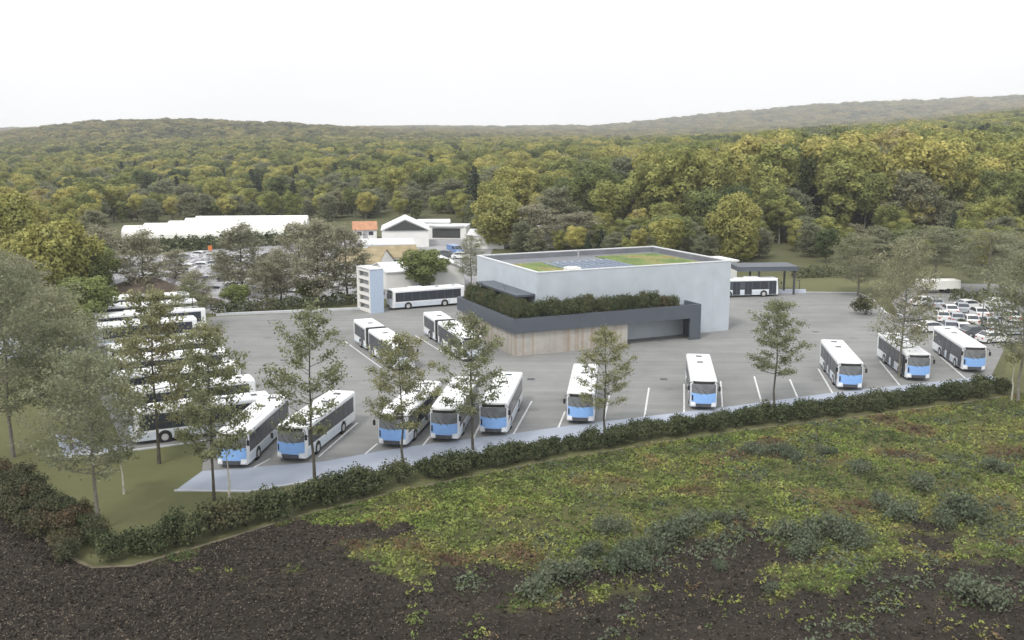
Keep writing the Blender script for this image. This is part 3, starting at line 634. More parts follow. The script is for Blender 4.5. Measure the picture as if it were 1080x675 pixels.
# --- shrubs of the hedges
def make_shrub(name, seed, w_, h_, leaf, per=300, size=.09):
    g_ = random.Random(seed); lobes = [(g_.uniform(-.45, .45) * w_, g_.uniform(-.35, .35) * w_, h_ * g_.uniform(.3, .72), w_ * g_.uniform(.32, .5)) for _ in range(7)]
    r = empty(name, (0, 0, 0)); b = MB()
    for i in range(6):
        a = i * 1.05; b.tube([(0, 0, -.05), (.25 * w_ * math.cos(a), .25 * w_ * math.sin(a), h_ * .5), (.4 * w_ * math.cos(a), .4 * w_ * math.sin(a), h_ * .85)], [.03, .02, .008], 4)
    b.build('stems', M['bark'], r); V, Fq = blob_leaves(lobes, per, size, seed, shell=.6, rnd=.8); V[:, 2] = np.maximum(V[:, 2], 0.0)
    link('foliage', mesh_arrays('foliage', V, Fq, leaf), r); return r
SH = [make_shrub('hedge_shrub', 500 + k, 1.5, 1.6, M['leaf_hedge'], 800, .07) for k in range(4)]; SR = [make_shrub('hedge_shrub', 510 + k, 1.9, 1.7, M['leaf_russet'], 460) for k in range(2)]
SG = [make_shrub('scrub_bush', 520 + k, 1.9, .7, M['leaf_scrub'], 230, .085) for k in range(2)]
fl = {id(s): False for s in SH + SR + SG}
def put(src, X, Y, s, lab, cat, grp, sz=None, z=0):
    o = src if not fl[id(src)] else copy_tree(src); fl[id(src)] = True
    o.location = (X, Y, z); o.scale = (s, s, sz or s); o.rotation_euler = (0, 0, random.uniform(0, 6.28)); tag(o, lab, cat, grp); return o
def walk(pts_, step):
    pts_ = [np.array(p) for p in pts_]; out = []; rem = 0
    for a, b in zip(pts_[:-1], pts_[1:]):
        L_ = np.linalg.norm(b - a); t = rem
        while t < L_: out.append(a + (b - a) * t / L_); t += step
        rem = t - L_
    return out
HEDGE = P((118, 590), (160, 584), (240, 562), (300, 543), (370, 526), (430, 511), (500, 497.5), (560, 485.5), (700, 461.5), (800, 448), (903, 436), (1000, 423), (1060, 415))
for i, p in enumerate(walk(HEDGE, 1.12)):
    px = to_px(p[0], p[1], 0)[0]; left = px < 440
    if left and random.random() < .18 and i > 3: continue
    s = random.uniform(.9, 1.18) * (1.2 if left else 1.0)
    if i % 2: p = p + np.array([0, .75])
    put(SH[i % 4], p[0] + random.uniform(-.3, .3), p[1] + random.uniform(-.3, .3), s, 'dark green shrub in the clipped row along the front of the bus yard', 'shrub', 'shrubs of the front hedge')
for i, p in enumerate(walk(P((-120, 455), (-60, 487), (0, 514), (30, 534), (60, 556), (88, 578), (100, 584)), 1.35)):
    for sd_ in (-.8, .7):
        put((SR + SH)[(i * 3 + (sd_ > 0)) % 6] if random.random() < .4 else SR[i % 2], p[0] + sd_ * .7 + random.uniform(-.4, .4), p[1] + sd_ + random.uniform(-.4, .4), random.uniform(.72, 1.0), 'russet and green shrub in the thick hedge beside the left lawn', 'shrub', 'shrubs of the left hedge')
for i, p in enumerate(walk(P((1000, 338), (1020, 346), (1050, 356)), 2.4)): put(SH[i % 4], p[0], p[1] + .8, .6, 'small low shrub between the bus yard and the car park', 'shrub', 'shrubs by the car park')
put(SR[0], *at(913, 332), 1.5, 'round dark russet bush at the kerb corner by the car park', 'bush', None)
for px, py, s in [(560, 632, 1.2), (592, 615, 1.0), (664, 607, 1.15), (700, 572, 1.1), (726, 562, 1.2), (690, 585, .9), (645, 566, .8), (838, 571, 1.0), (850, 588, 1.1), (880, 572, 1.2), (905, 580, .8), (1030, 637, 1.3), (1018, 548, 1.3), (945, 546, 1.0), (820, 480, 1.0), (835, 488, .8), (795, 482, .8), (1000, 555, .9), (760, 556, .7), (930, 532, .8), (1050, 500, 1.0), (968, 520, .9), (620, 590, .9), (668, 590, .9), (870, 480, .8), (905, 500, .9)]:
    X, Y = at(px, py); put(SG[int(px) % 2], X, Y, s * random.uniform(.8, 1.15), 'grey green low bush on the rough bank below the hedge', 'bush', 'grey bushes on the bank', z=float(fz(np.array([X]), np.array([Y]))[0]) - .05)
for px, py in [(758, 604), (811, 629)]:
    X, Y = at(px, py); put(SG[0], X, Y, .45, 'small pale tuft alone on the dark soil', 'bush', 'pale tufts on the soil', z=float(fz(np.array([X]), np.array([Y]))[0]))

def hedge(pts_, w_, h_, lab, seed, leaf='leaf_hedge', size=.2, dens=14):
    """a long clipped hedge: leaves filling a bank along a line"""
    g_ = np.random.default_rng(seed); Cs, Ns = [], []
    for a, b in zip(pts_[:-1], pts_[1:]):
        a, b = np.array(a), np.array(b); L_ = np.linalg.norm(b - a); n_ = int(L_ * (w_ + 2 * h_) * dens); t = g_.uniform(0, 1, n_); ang = g_.uniform(-.2, math.pi + .2, n_)
        d = (b - a) / L_; nn = np.array([-d[1], d[0]]); bump = 1 + .18 * np.sin(t * L_ * 1.7) + .1 * np.sin(t * L_ * 4.1 + 1); rr = g_.uniform(.65, 1, n_) * bump
        off = np.sign(np.cos(ang)) * np.abs(np.cos(ang)) ** .6 * w_ / 2 * rr; zz = np.maximum(np.abs(np.sin(ang)) ** .6 * h_ * rr, .05)
        Cs.append(np.stack([a[0] + d[0] * t * L_ + nn[0] * off, a[1] + d[1] * t * L_ + nn[1] * off, zz], 1))
        Ns.append(np.stack([nn[0] * np.cos(ang), nn[1] * np.cos(ang), np.sin(ang)], 1) + g_.normal(size=(n_, 3)) * .5)
    C, Nn = np.concatenate(Cs), np.concatenate(Ns); V, Fq = quads(C, Nn, size * g_.uniform(.6, 1.3, len(C)), .8, seed)
    r = empty('hedge', (*pts_[0], 0)); V = V - np.array([*pts_[0], 0]); link('foliage', mesh_arrays('foliage', V, Fq, M[leaf]), r)
    b = MB(); 
    for p in walk(pts_, 3.0): b.tube([(p[0] - pts_[0][0], p[1] - pts_[0][1], -.1), (p[0] - pts_[0][0], p[1] - pts_[0][1], h_ * .8)], [.06, .02], 4)
    b.build('stems', M['bark'], r); return tag(r, lab, 'hedge')
hedge(P((224, 332), (300, 326), (378, 320)), 2.6, 2.0, 'dark hedge along the back edge of the yard left of the white tower', 1)
hedge(P((60, 352), (95, 349)), 3.2, 2.6, 'dark hedge behind the side road at the left', 2)
hedge(P((836, 293), (870, 291.5), (922, 291)), 3.0, 1.9, 'dark hedge behind the rear lawn', 3)
hedge(P((110, 268), (200, 264), (300, 258), (352, 256)), 3.5, 3.2, 'tall dark hedge in front of the greenhouses', 4, size=.3, dens=9)
hedge(P((30, 228), (140, 227), (372, 226)), 3.0, 3.4, 'long clipped hedge behind the greenhouses', 5, size=.35, dens=7)
hedge(P((1002, 316), (1080, 322), (1150, 330)), 3.0, 1.8, 'dark hedge behind the parked cars', 6)
hedge(P((400, 303), (430, 301), (470, 300)), 2.2, 1.8, 'green hedge behind the bus beside the white tower', 7, leaf='leaf_green')

# ------------------------------------------------------------------ buses
HW = 1.275
def yf(x, z, y0):
    return y0 + .26 * (abs(x) / 1.2) ** 3 + .16 * max(0, (z - 1.1) / 1.9) ** 1.3
def body_mesh(y0, y1, nosed=True):
    """rounded bus shell from front y0 to rear y1"""
    ring = []; r = .2; zt, zb = 3.0, .34
    for a in range(0, 91, 18): ring.append((HW - r + r * math.cos(R(a)), zt - r + r * math.sin(R(a))))
    for a in range(90, 181, 18): ring.append((-HW + r + r * math.cos(R(a)), zt - r + r * math.sin(R(a))))
    ring += [(-HW, 1.6), (-HW + .02, .9), (-HW + .05, zb), (HW - .05, zb), (HW - .02, .9), (HW, 1.6)]
    n = len(ring); mb = MB(); V = []
    if nosed: V += [(x * .955, yf(x * .955, z, y0), zb + (z - zb) * .985) for x, z in ring]; V += [(x, y0 + .55, z) for x, z in ring]
    else: V += [(x, y0, z) for x, z in ring]; V += [(x, y0 + .3, z) for x, z in ring]
    V += [(x, y1 - .12, z) for x, z in ring]; V += [(x * .97, y1, zb + (z - zb) * .975) for x, z in ring]
    f = []
    for k in range(3): f += [(k * n + i, (k + 1) * n + i, (k + 1) * n + (i + 1) % n, k * n + (i + 1) % n) for i in range(n)]
    c = len(V); V += [(0, y0, 1.6)]; f += [(c, i, (i + 1) % n) for i in range(n)]; f.append(tuple(3 * n + i for i in range(n)))
    mb.add(V, f); return mb
def front_patch(y0, x0, x1, z0, z1, off, nx_=8, nz=4, vee=0):
    mb = MB(); V = [];
    for j in range(nz + 1):
        for i in range(nx_ + 1):
            x = x0 + (x1 - x0) * i / nx_; zl = z0 + vee * (abs(x) / 1.1) ** 2; z = zl + (z1 - zl) * j / nz; V.append((x, yf(x, z, y0) - off, z))
    f = [(j * (nx_ + 1) + i, j * (nx_ + 1) + i + 1, (j + 1) * (nx_ + 1) + i + 1, (j + 1) * (nx_ + 1) + i) for j in range(nz) for i in range(nx_)]
    return mb.add(V, f)
def wheels(root, y, both=True):
    for s in (-1, 1):
        MB().cyl_x(s * 1.10, s * (HW + .012), y, .5, .60, 18).build('wheel_arch', M['black'], root)
        t = MB().cyl_x(s * 1.0, s * (HW + .022), y, .49, .48, 18).build('wheel', M['black'], root); MB().cyl_x(s * 1.2, s * (HW + .034), y, .49, .30, 14).build('rim', M['rim'], t)
def side_windows(root, y0, y1, s, npan, doors=()):
    x = s * (HW + .004); x2 = s * (HW + .012); a, b = sorted((s * (HW - .05), x))
    MB().box(a, b, y0, y1, 1.22, 2.62).build('window_band', M['band'], root)
    st = (y1 - y0) / npan; a, b = sorted((s * (HW - .05), x2))
    for i in range(npan):
        ya, yb = y0 + st * i + .05, y0 + st * (i + 1) - .05
        if any(abs((ya + yb) / 2 - d) < .75 for d in doors): continue
        MB().box(a, b, ya, yb, 1.3, 2.54).build('window', M['glass'], root)
    a, b = sorted((s * (HW - .05), s * (HW + .016)))
    for d in doors:
        dr = MB().box(a, b, d - .62, d + .62, .40, 2.58).build('door', M['band'], root)
        a2, b2 = sorted((s * (HW - .05), s * (HW + .024)))
        MB().box(a2, b2, d - .56, d - .04, .52, 2.48).build('pane', M['glass'], dr); MB().box(a2, b2, d + .04, d + .56, .52, 2.48).build('pane', M['glass'], dr)
def skirt(root, y0, y1, s, z1=1.15):
    a, b = sorted((s * (HW - .05), s * (HW + .006))); MB().box(a, b, y0, y1, .36, z1).build('skirt', M['lower_paint'], root)
def make_front(root, y0, paint='blue_paint'):
    front_patch(y0, -1.14, 1.14, 1.66, 2.56, .035, vee=.08).build('windscreen', M['screen'], root, True)
    front_patch(y0, -1.02, 1.02, 2.60, 2.86, .038).build('destination_sign', M['amber'], root, True)
    front_patch(y0, -1.16, 1.16, .72, 1.72, .03, vee=0).build('front_panel', M[paint], root, True)
    front_patch(y0, -.70, .70, .40, .70, .045).build('grille', M['grille'], root, True)
    wp = MB().tube([(-.2, yf(.2, 1.6, y0) - .06, 1.56), (-.75, yf(.75, 2.2, y0) - .07, 2.25)], [.022, .014], 4).tube([(.35, yf(.3, 1.6, y0) - .06, 1.56), (-.15, yf(.2, 2.1, y0) - .07, 2.1)], [.022, .014], 4); wp.build('wiper', M['black'], root)
    front_patch(y0, -1.12, -.98, .98, 1.5, .042, 2, 3).build('trim_strip', M['black'], root, True)
    for s in (-1, 1):
        x0, x1 = sorted((s * .76, s * 1.17)); front_patch(y0, x0, x1, .46, .84, .06, 4, 3).build('headlight', M['lamp'], root, True)
        mr = MB().tube([(s * 1.1, y0 + .3, 2.75), (s * 1.38, y0 - .05, 2.7), (s * 1.42, y0 - .12, 2.45)], [.03, .03, .03], 5).build('mirror_arm', M['black'], root)
        a, b = sorted((s * 1.34, s * 1.56)); MB().box(a, b, y0 - .17, y0 - .07, 2.02, 2.46, .03).build('mirror', M['black'], mr)
def make_rear(root, y1):
    MB().box(-.95, .95, y1 - .05, y1 + .012, 1.55, 2.35).build('rear_window', M['glass'], root); MB().box(-.85, .85, y1 - .05, y1 + .015, .6, 1.2).build('engine_grille', M['grille'], root)
    for s in (-1, 1):
        a, b = sorted((s * 1.0, s * 1.17)); MB().box(a, b, y1 - .05, y1 + .018, .8, 1.4).build('tail_light', M['red'], root)
def roof_gear(root, y, ln=2.6):
    MB().box(-.85, .85, y, y + ln, 2.98, 3.17, .08).build('roof_unit', M['white_paint'], root)
def hatch(root, y): MB().box(-.32, .32, y, y + .55, 2.98, 3.045, .03).build('roof_hatch', M['grille'], root)
def make_bus(L=12.0, doors=True, paint='blue_paint'):
    r = empty('bus', (0, 0, 0)); y0, y1 = -L / 2, L / 2
    body_mesh(y0, y1).build('body', M['white_paint'], r, False); make_front(r, y0, paint); make_rear(r, y1)
    D = (y0 + 1.25, y0 + 5.4, y1 - 4.6) if doors else ()
    side_windows(r, y0 + .75, y1 - .6, -1, int(L * .72), D); side_windows(r, y0 + .75, y1 - .6, 1, int(L * .72))
    for s in (-1, 1): skirt(r, y0 + .62, y1 - .25, s, 1.05)
    for s in (-1, 1):
        a, b = sorted((s * (HW - .05), s * (HW + .010))); MB().box(a, b, y1 - 2.4, y1 - .3, .42, 1.18).build('side_panel', M['white_paint'], r)
    wheels(r, y0 + 2.75); wheels(r, y1 - 3.3)
    if L > 13: wheels(r, y1 - 1.95)
    roof_gear(r, y0 + L * .28, 2.2); hatch(r, y1 - 4.4); hatch(r, y1 - 1.6)
    return r
def make_artic():
    r = empty('articulated_bus', (0, 0, 0)); y0, ym, y1 = -9.0, 1.9, 9.0
    body_mesh(y0, ym).build('front_body', M['white_paint'], r); body_mesh(ym + 1.3, y1, False).build('rear_body', M['white_paint'], r); make_front(r, y0, 'lower_paint'); make_rear(r, y1)
    b = MB(); 
    for i in range(7):
        k = .93 if i % 2 else 1.0; yy = ym - .02 + i * .19; b.box(-1.2 * k, 1.2 * k, yy, yy + .19, .5, .5 + 2.42 * k)
    b.build('bellows', M['bellows'], r)
    for s, D in ((-1, (y0 + 1.25, y0 + 5.4, y0 + 9.4)), (1, ())): side_windows(r, y0 + .75, ym - .3, s, 7, D)
    for s, D in ((-1, (ym + 3.0,)), (1, ())): side_windows(r, ym + 1.6, y1 - .5, s, 4, D)
    for s in (-1, 1): skirt(r, y0 + .62, ym - .2, s, .62); skirt(r, ym + 1.5, y1 - .2, s, .62)
    wheels(r, y0 + 2.75); wheels(r, ym - 1.9); wheels(r, y1 - 3.2); roof_gear(r, y0 + 3, 2.2); hatch(r, ym + 3.4); hatch(r, y0 + 7.5)
    return r
BUS = make_bus(); ART = make_artic(); ub, ua = [0], [0]
BL = make_bus(14.2, paint='lower_paint'); BW = make_bus(paint='lower_paint'); uw = [0]
def head(dx, dy): return -math.atan2(dx, dy)
def place(src, cnt, X, Y, rz, lab, grp):
    o = src if not cnt[0] else copy_tree(src); cnt[0] = 1; o.location = (X, Y, .012); o.rotation_euler = (0, 0, rz); tag(o, lab, 'bus', grp); return o
# front row: pixel of the front edge middle at ground, pixel of rear roof middle
FR = [
 ((244, 496), (286, 420), 'blue fronted bus, leftmost of the front row, by the tip of the pale paving'),
 ((306, 489), (353, 417), 'blue fronted bus second from the left, half behind a sparse tree'),
 ((413, 474), (447, 406), 'blue fronted bus third from the left, standing right of the empty bay'),
 ((468, 468), (488, 402), 'blue fronted bus fourth from the left in the front row'),
 ((520, 461), (536, 396), 'blue fronted bus fifth from the left, nearest the corner of the timber wall'),
 ((612, 449), (617, 388), 'lone blue fronted bus beside a slim young tree in front of the timber wall'),
 ((742, 434), (737, 376), 'lone blue fronted bus below the dark leg of the planted canopy'),
 ((897, 413), (880, 361), 'blue fronted bus, left one of the three on the right'),
 ((969, 403), (945, 356), 'blue fronted bus, middle one of the three on the right beside a grey tree'),
 ((1028, 394), (1000, 347), 'blue fronted bus, rightmost of the front row beside the car park'),
]
for (fx, fy), (rx, ry), lab in FR:
    fxy = np.array(at(fx, fy)) + np.array([0, .15]); rr = np.array(at(rx, ry, 3.0)); d = (rr - fxy) / np.linalg.norm(rr - fxy); c = fxy + d * 6.0
    place(BUS, ub, c[0], c[1], head(*d), lab, 'buses of the front row')
# side parked stack on the left: parallel, noses to the left
A0, A1 = np.array(at(137, 467)), np.array(at(91, 337)); u = np.array([math.cos(R(26)), math.sin(R(26))])
ORD = ['nearest to the lawn', 'second from the lawn', 'third from the lawn', 'fourth from the lawn', 'last before the gap', '', 'first beyond the gap', 'third from the earth mound', 'second from the earth mound', 'nearest to the earth mound']
cbl = [0]
for i in range(10):
    if i == 5: continue                       # the gap between the near and the far group
    f = i / 9; p = A0 + (A1 - A0) * f; big = i >= 7; L_ = 14.2 if big else 12.0; c = p + u * L_ / 2
    place(BL if big else BW, cbl if big else uw, c[0], c[1], head(*u), 'white bus parked side on in the left stack, ' + ORD[i], 'side parked buses on the left')
# two articulated buses
for (rx, ry), (fx, fy), lab in [((383, 336), (431, 367), 'white articulated bus, left one of the two in the middle of the yard'), ((456, 328.5), (508, 361), 'white articulated bus, right one of the two, next to the planted canopy')]:
    a, b = np.array(at(rx, ry, 3.0)), np.array(at(fx, fy, 3.0)); d = (a - b) / np.linalg.norm(a - b); c = a - d * 9
    place(ART, ua, c[0], c[1], head(*d), lab, 'articulated buses')
p = np.array(at(409, 327)); c = p + u * 6; place(BW, uw, c[0], c[1] + .6, head(*u), 'white bus parked side on beside the white tower', None)
p = np.array(at(820, 312)); d = np.array([math.cos(R(8)), math.sin(R(8))]); c = p - d * 6; place(BW, uw, c[0], c[1] + .6, head(*-d), 'white bus under the dark fuel canopy behind the depot', None)

# ------------------------------------------------------------------ depot hall with planted canopy (local axes: u along the front, v to the back)
A = np.array(at(541.7, 353, 2.75)); TH_ = math.atan2(*(np.array(at(735, 358)) - A)[::-1])
dep = empty('bus_depot', (A[0], A[1], 0), TH_)
tag(dep, 'grey clad depot hall with a green roof and a planted dark canopy over timber walls', 'building')
cu, su = math.cos(TH_), math.sin(TH_)
def loc(px, py, z):
    X, Y = at(px, py, z); X -= A[0]; Y -= A[1]; return (X * cu + Y * su, -X * su + Y * cu)
HB = 9.5
C0 = loc(568.7, 287.6, HB); C1 = loc(768.5, 274, HB); C3 = loc(503, 269, HB)
x0, x1, y0, y1 = C0[0], C1[0], (C0[1] + C1[1]) / 2, C3[1]
x0 = (C0[0] + C3[0]) / 2
print('hall', x0, x1, y0, y1, 'theta', math.degrees(TH_), 'A', A)
T = .3; f_ = MB().box(x0, x1, y0, y0 + T, 0, HB - .12); f_.build('front_wall', M['wall_front'], dep)
MB().box(x0, x0 + T, y0 + T, y1 - T, 0, HB - .12).build('side_wall', M['wall_front'], dep); MB().box(x1 - T, x1, y0 + T, y1 - T, 0, HB - .12).build('side_wall', M['wall_front'], dep)
MB().box(x0, x1, y1 - T, y1, 0, HB - .12).build('back_wall', M['wall_front'], dep)
rf = MB().box(x0 + T, x1 - T, y0 + T, y1 - T, HB - 1.0, HB - .80).build('roof', M['roofing'], dep)
cp = MB(); e = .05
for a in ((x0 - e, x1 + e, y0 - e, y0 + T + e), (x0 - e, x0 + T + e, y0 + T + e, y1 - T - e), (x1 - T - e, x1 + e, y0 + T + e, y1 - T - e), (x0 - e, x1 + e, y1 - T - e, y1 + e)): cp.box(*a, HB - .12, HB)
cp.build('parapet_coping', M['parapet'], dep)
up = MB(); i_ = T + .06
for a in ((x0 + T, x1 - T, y1 - i_, y1 - T - .001), (x0 + T + .001, x0 + i_, y0 + T, y1 - i_), (x1 - i_, x1 - T - .001, y0 + T, y1 - i_), (x0 + i_, x1 - i_, y0 + T + .001, y0 + i_)): up.box(*a, HB - .8, HB - .15)
up.build('roof_upstand', M['roofing'], dep)
# vertical seams of the cladding
sm = MB(); k = x0 + 1.2
while k < x1 - .3: sm.box(k, k + .02, y0 - .012, y0, .3, HB - .2); k += 3.1
sm.build('cladding_seams', M['wall_front'], rf if False else dep)
W_, D_ = x1 - x0, y1 - y0
def roofbox(fx0, fx1, fy0, fy1, z0, z1): return (x0 + W_ * fx0, x0 + W_ * fx1, y0 + D_ * fy0, y0 + D_ * fy1, z0, z1)
def rpoly(pxs, z0, z1, name, m):
    p = [loc(a, b, z1) for a, b in pxs]; p = [(min(max(q[0], x0 + T + .3), x1 - T - .3), min(max(q[1], y0 + T + .3), y1 - T - .3)) for q in p]; MB().prism(p, z0, z1).build(name, m, rf)
MB().box(*roofbox(.04, .30, .05, .70, HB - .80, HB - .70)).build('green_roof', M['sedum'], rf)
MB().box(*roofbox(.60, .95, .10, .86, HB - .80, HB - .70)).build('green_roof', M['sedum'], rf)
sx0, sx1, sy0, sy1 = x0 + W_ * .24, x0 + W_ * .60, y0 + D_ * .22, y0 + D_ * .66
for r_ in range(2):
    for c_ in range(9):
        xa = sx0 + (sx1 - sx0) * c_ / 9; xb = xa + (sx1 - sx0) / 9 * .55; ya = sy0 + (sy1 - sy0) * r_ / 2 + .1; yb = ya + (sy1 - sy0) / 2 - .25
        zb_ = HB - .70
        pn = MB().add([(xa, ya, zb_ + .05), (xb, ya, zb_ + .10), (xb, yb, zb_ + .10), (xa, yb, zb_ + .05), (xa, ya, zb_), (xb, ya, zb_ + .04), (xb, yb, zb_ + .04), (xa, yb, zb_)], [(0, 1, 2, 3), (7, 6, 5, 4), (0, 4, 5, 1), (1, 5, 6, 2), (2, 6, 7, 3), (3, 7, 4, 0)]).build('solar_panel', M['panel'], rf)
MB().box(sx0 - .3, sx1 + .3, sy0 - .3, sy1 + .3, HB - .80, HB - .735).build('panel_base', M['white_roof'], rf)
MB().box(x0 + W_ * .19, x0 + W_ * .25, y0 + D_ * .10, y0 + D_ * .19, HB - .80, HB - .05, .08).build('roof_plant_unit', M['white_wall'], rf)
for q in range(1): MB().tube([(x0 + W_ * (.52 + .07 * q), y0 + D_ * (.9 - .05 * (q % 2)), HB - .8), (x0 + W_ * (.52 + .07 * q), y0 + D_ * (.9 - .05 * (q % 2)), HB + .2)], [.12, .12], 8).build('vent_pipe', M['grey_wall'], rf)
# canopy on the left wall
cn_ = MB().box(x0 - 2.6, x0, y0 + .5, y0 + 13.5, 6.45, 6.72).build('side_canopy', M['fascia'], dep)
ps = MB(); 
for yy in (y0 + .8, y0 + 5, y0 + 9.2, y0 + 13.1): ps.box(x0 - 2.5, x0 - 2.3, yy, yy + .2, 0, 6.45)
ps.build('canopy_posts', M['post'], cn_)
for yy in (y0 + 2, y0 + 6, y0 + 10): MB().box(x0 - .05, x0, yy, yy + 2.6, 3.9, 5.4).build('window', M['glass'], dep)
# planted canopy
Lf = loc(735, 319.4, 4.6)[0]; Lb = loc(480, 313, 4.6)[1]; z0, z1 = 2.85, 4.6
print('canopy', Lf, Lb)
fa = MB().box(0, Lf, 0, .25, z0, z1).box(0, .25, .25, Lb, z0, z1).box(.25, x0, Lb - .25, Lb, z0, z1).box(Lf - .25, Lf, .25, y0 - .003, z0, z1)
fa.build('canopy_fascia', M['fascia'], dep)
dk = MB().box(.25, Lf - .25, .25, y0 - .003, z0 + .1, z0 + 1.2).box(.25, x0 - .003, y0, Lb - .25, z0 + .1, z0 + 1.2); dk.build('canopy_deck', M['fascia'], dep)
lg = MB().box(Lf - 1.6, Lf, .002, .30, 0, z0).box(Lf - .30, Lf, .30, y0 - .01, 0, z0); lg.build('canopy_leg', M['fascia'], dep)
tw = loc(652, 361, 0)[0]
def timber():
    m = bpy.data.materials.new('timber_boards'); m.use_nodes = True; t = m.node_tree; b = t.nodes['Principled BSDF']; Lq = t.links.new
    g_ = t.nodes.new('ShaderNodeTexCoord'); sp = t.nodes.new('ShaderNodeSeparateXYZ'); Lq(g_.outputs['Object'], sp.inputs[0])
    ad = t.nodes.new('ShaderNodeMath'); Lq(sp.outputs[0], ad.inputs[0]); Lq(sp.outputs[1], ad.inputs[1])
    sn = t.nodes.new('ShaderNodeMath'); sn.operation = 'SNAP'; sn.inputs[1].default_value = .32; Lq(ad.outputs[0], sn.inputs[0])
    wn = t.nodes.new('ShaderNodeTexWhiteNoise'); wn.noise_dimensions = '1D'; Lq(sn.outputs[0], wn.inputs['W'])
    r = ramp_node(t, [(0, (.36, .32, .28)), (.35, (.43, .41, .375)), (.7, (.40, .385, .36)), (1, (.36, .285, .22))]); Lq(wn.outputs[0], r.inputs[0])
    n_ = t.nodes.new('ShaderNodeTexNoise'); n_.inputs['Scale'].default_value = 1.3; n_.inputs['Detail'].default_value = 5; Lq(g_.outputs['Object'], n_.inputs['Vector'])
    mr = t.nodes.new('ShaderNodeMapRange'); mr.inputs[3].default_value = .75; mr.inputs[4].default_value = 1.2; Lq(n_.outputs['Fac'], mr.inputs[0])
    v = t.nodes.new('ShaderNodeVectorMath'); v.operation = 'SCALE'; Lq(r.outputs[0], v.inputs[0]); Lq(mr.outputs[0], v.inputs['Scale']); Lq(v.outputs[0], b.inputs['Base Color']); b.inputs['Roughness'].default_value = .8
    return m
MB().box(.35, tw, .35, .6, 0, z0 + .05).box(.35, .6, .6, Lb - .8, 0, z0 + .05).box(tw - .25, tw, .6, y0 - .01, 0, z0 + .05).build('timber_wall', timber(), dep)
# planting on the canopy: shrubs standing in the trough
def w2(lx, ly): return (A[0] + lx * cu - ly * su, A[1] + lx * su + ly * cu)
ii = 0
row = [(q, 1.05) for q in np.arange(.9, Lf - 3.2, 1.0)] + [(q, 1.9 if y0 > 2.6 else 1.3) for q in np.arange(1.2, Lf - 3.4, 1.15)] + [(1.1 + .1 * (j % 2), q) for j, q in enumerate(np.arange(2.0, Lb - 1.2, 1.0))] + [(2.1, q) for q in np.arange(2.6, Lb - 1.4, 1.15)] + [(min(3.3, x0 - .9), q) for q in np.arange(y0 + .5, Lb - 1.4, 1.2)]
for lx, ly in row:
    X, Y = w2(lx + random.uniform(-.15, .15), ly + random.uniform(-.15, .15)); near = min(1.0, (Lf - lx) / 7.0)
    s_ = random.uniform(.78, .98); put(SH[ii % 4], X, Y, s_, 'dark shrub planted in the trough on top of the dark depot canopy', 'shrub', 'shrubs on the depot canopy', sz=random.uniform(.85, 1.1) * (.3 + .7 * near) * 1.5, z=z0 + 1.15); ii += 1

# ------------------------------------------------------------------ service tower, fuel canopy, rear sheds
tx = np.array(at(391.5, 331)); tw_ = empty('service_tower', (tx[0], tx[1], 0), R(33))
tag(tw_, 'narrow white tower with open grey bays on its left side and a pale blue front', 'tower')
MB().box(0, 2.1, 0, .2, 0, 6.5).build('front_panel', M['tower_panel'], tw_); MB().box(1.9, 2.1, .2, 4.8, 0, 6.5).build('side_panel', M['white_wall'], tw_)
MB().box(0, 1.9, 4.6, 4.8, 0, 6.5).build('back_panel', M['white_wall'], tw_)
for a, b in ((.2, .6), (4.2, 4.6)): MB().box(0, .25, a, b, 0, 6.5).build('post', M['white_wall'], tw_)
for k in range(6): MB().box(.02, 1.9, .6, 4.2, .05 + k * 1.2, .42 + k * 1.2).build('shelf', M['white_wall'], tw_)
for k in range(5): MB().box(.7, 1.9, .6, 4.2, .42 + k * 1.2, 1.25 + k * 1.2).build('grey_bay', M['grey_wall'], tw_)
MB().box(-.06, 2.16, -.06, 4.86, 6.5, 6.62).build('cap', M['parapet'], tw_)
fc = np.array(at(779, 311)); fcn = empty('fuel_canopy', (fc[0], fc[1], 0), R(5)); tag(fcn, 'flat dark roof on thin posts over the bus behind the depot', 'canopy')
MB().box(-.5, 9.6, -1, 4.5, 4.0, 4.75).build('roof', M['fascia'], fcn)
for x in (3.0, 9.0):
    for y in (-.6, 4.0): MB().box(x, x + .28, y, y + .28, 0, 4.0).build('post', M['post'], fcn)

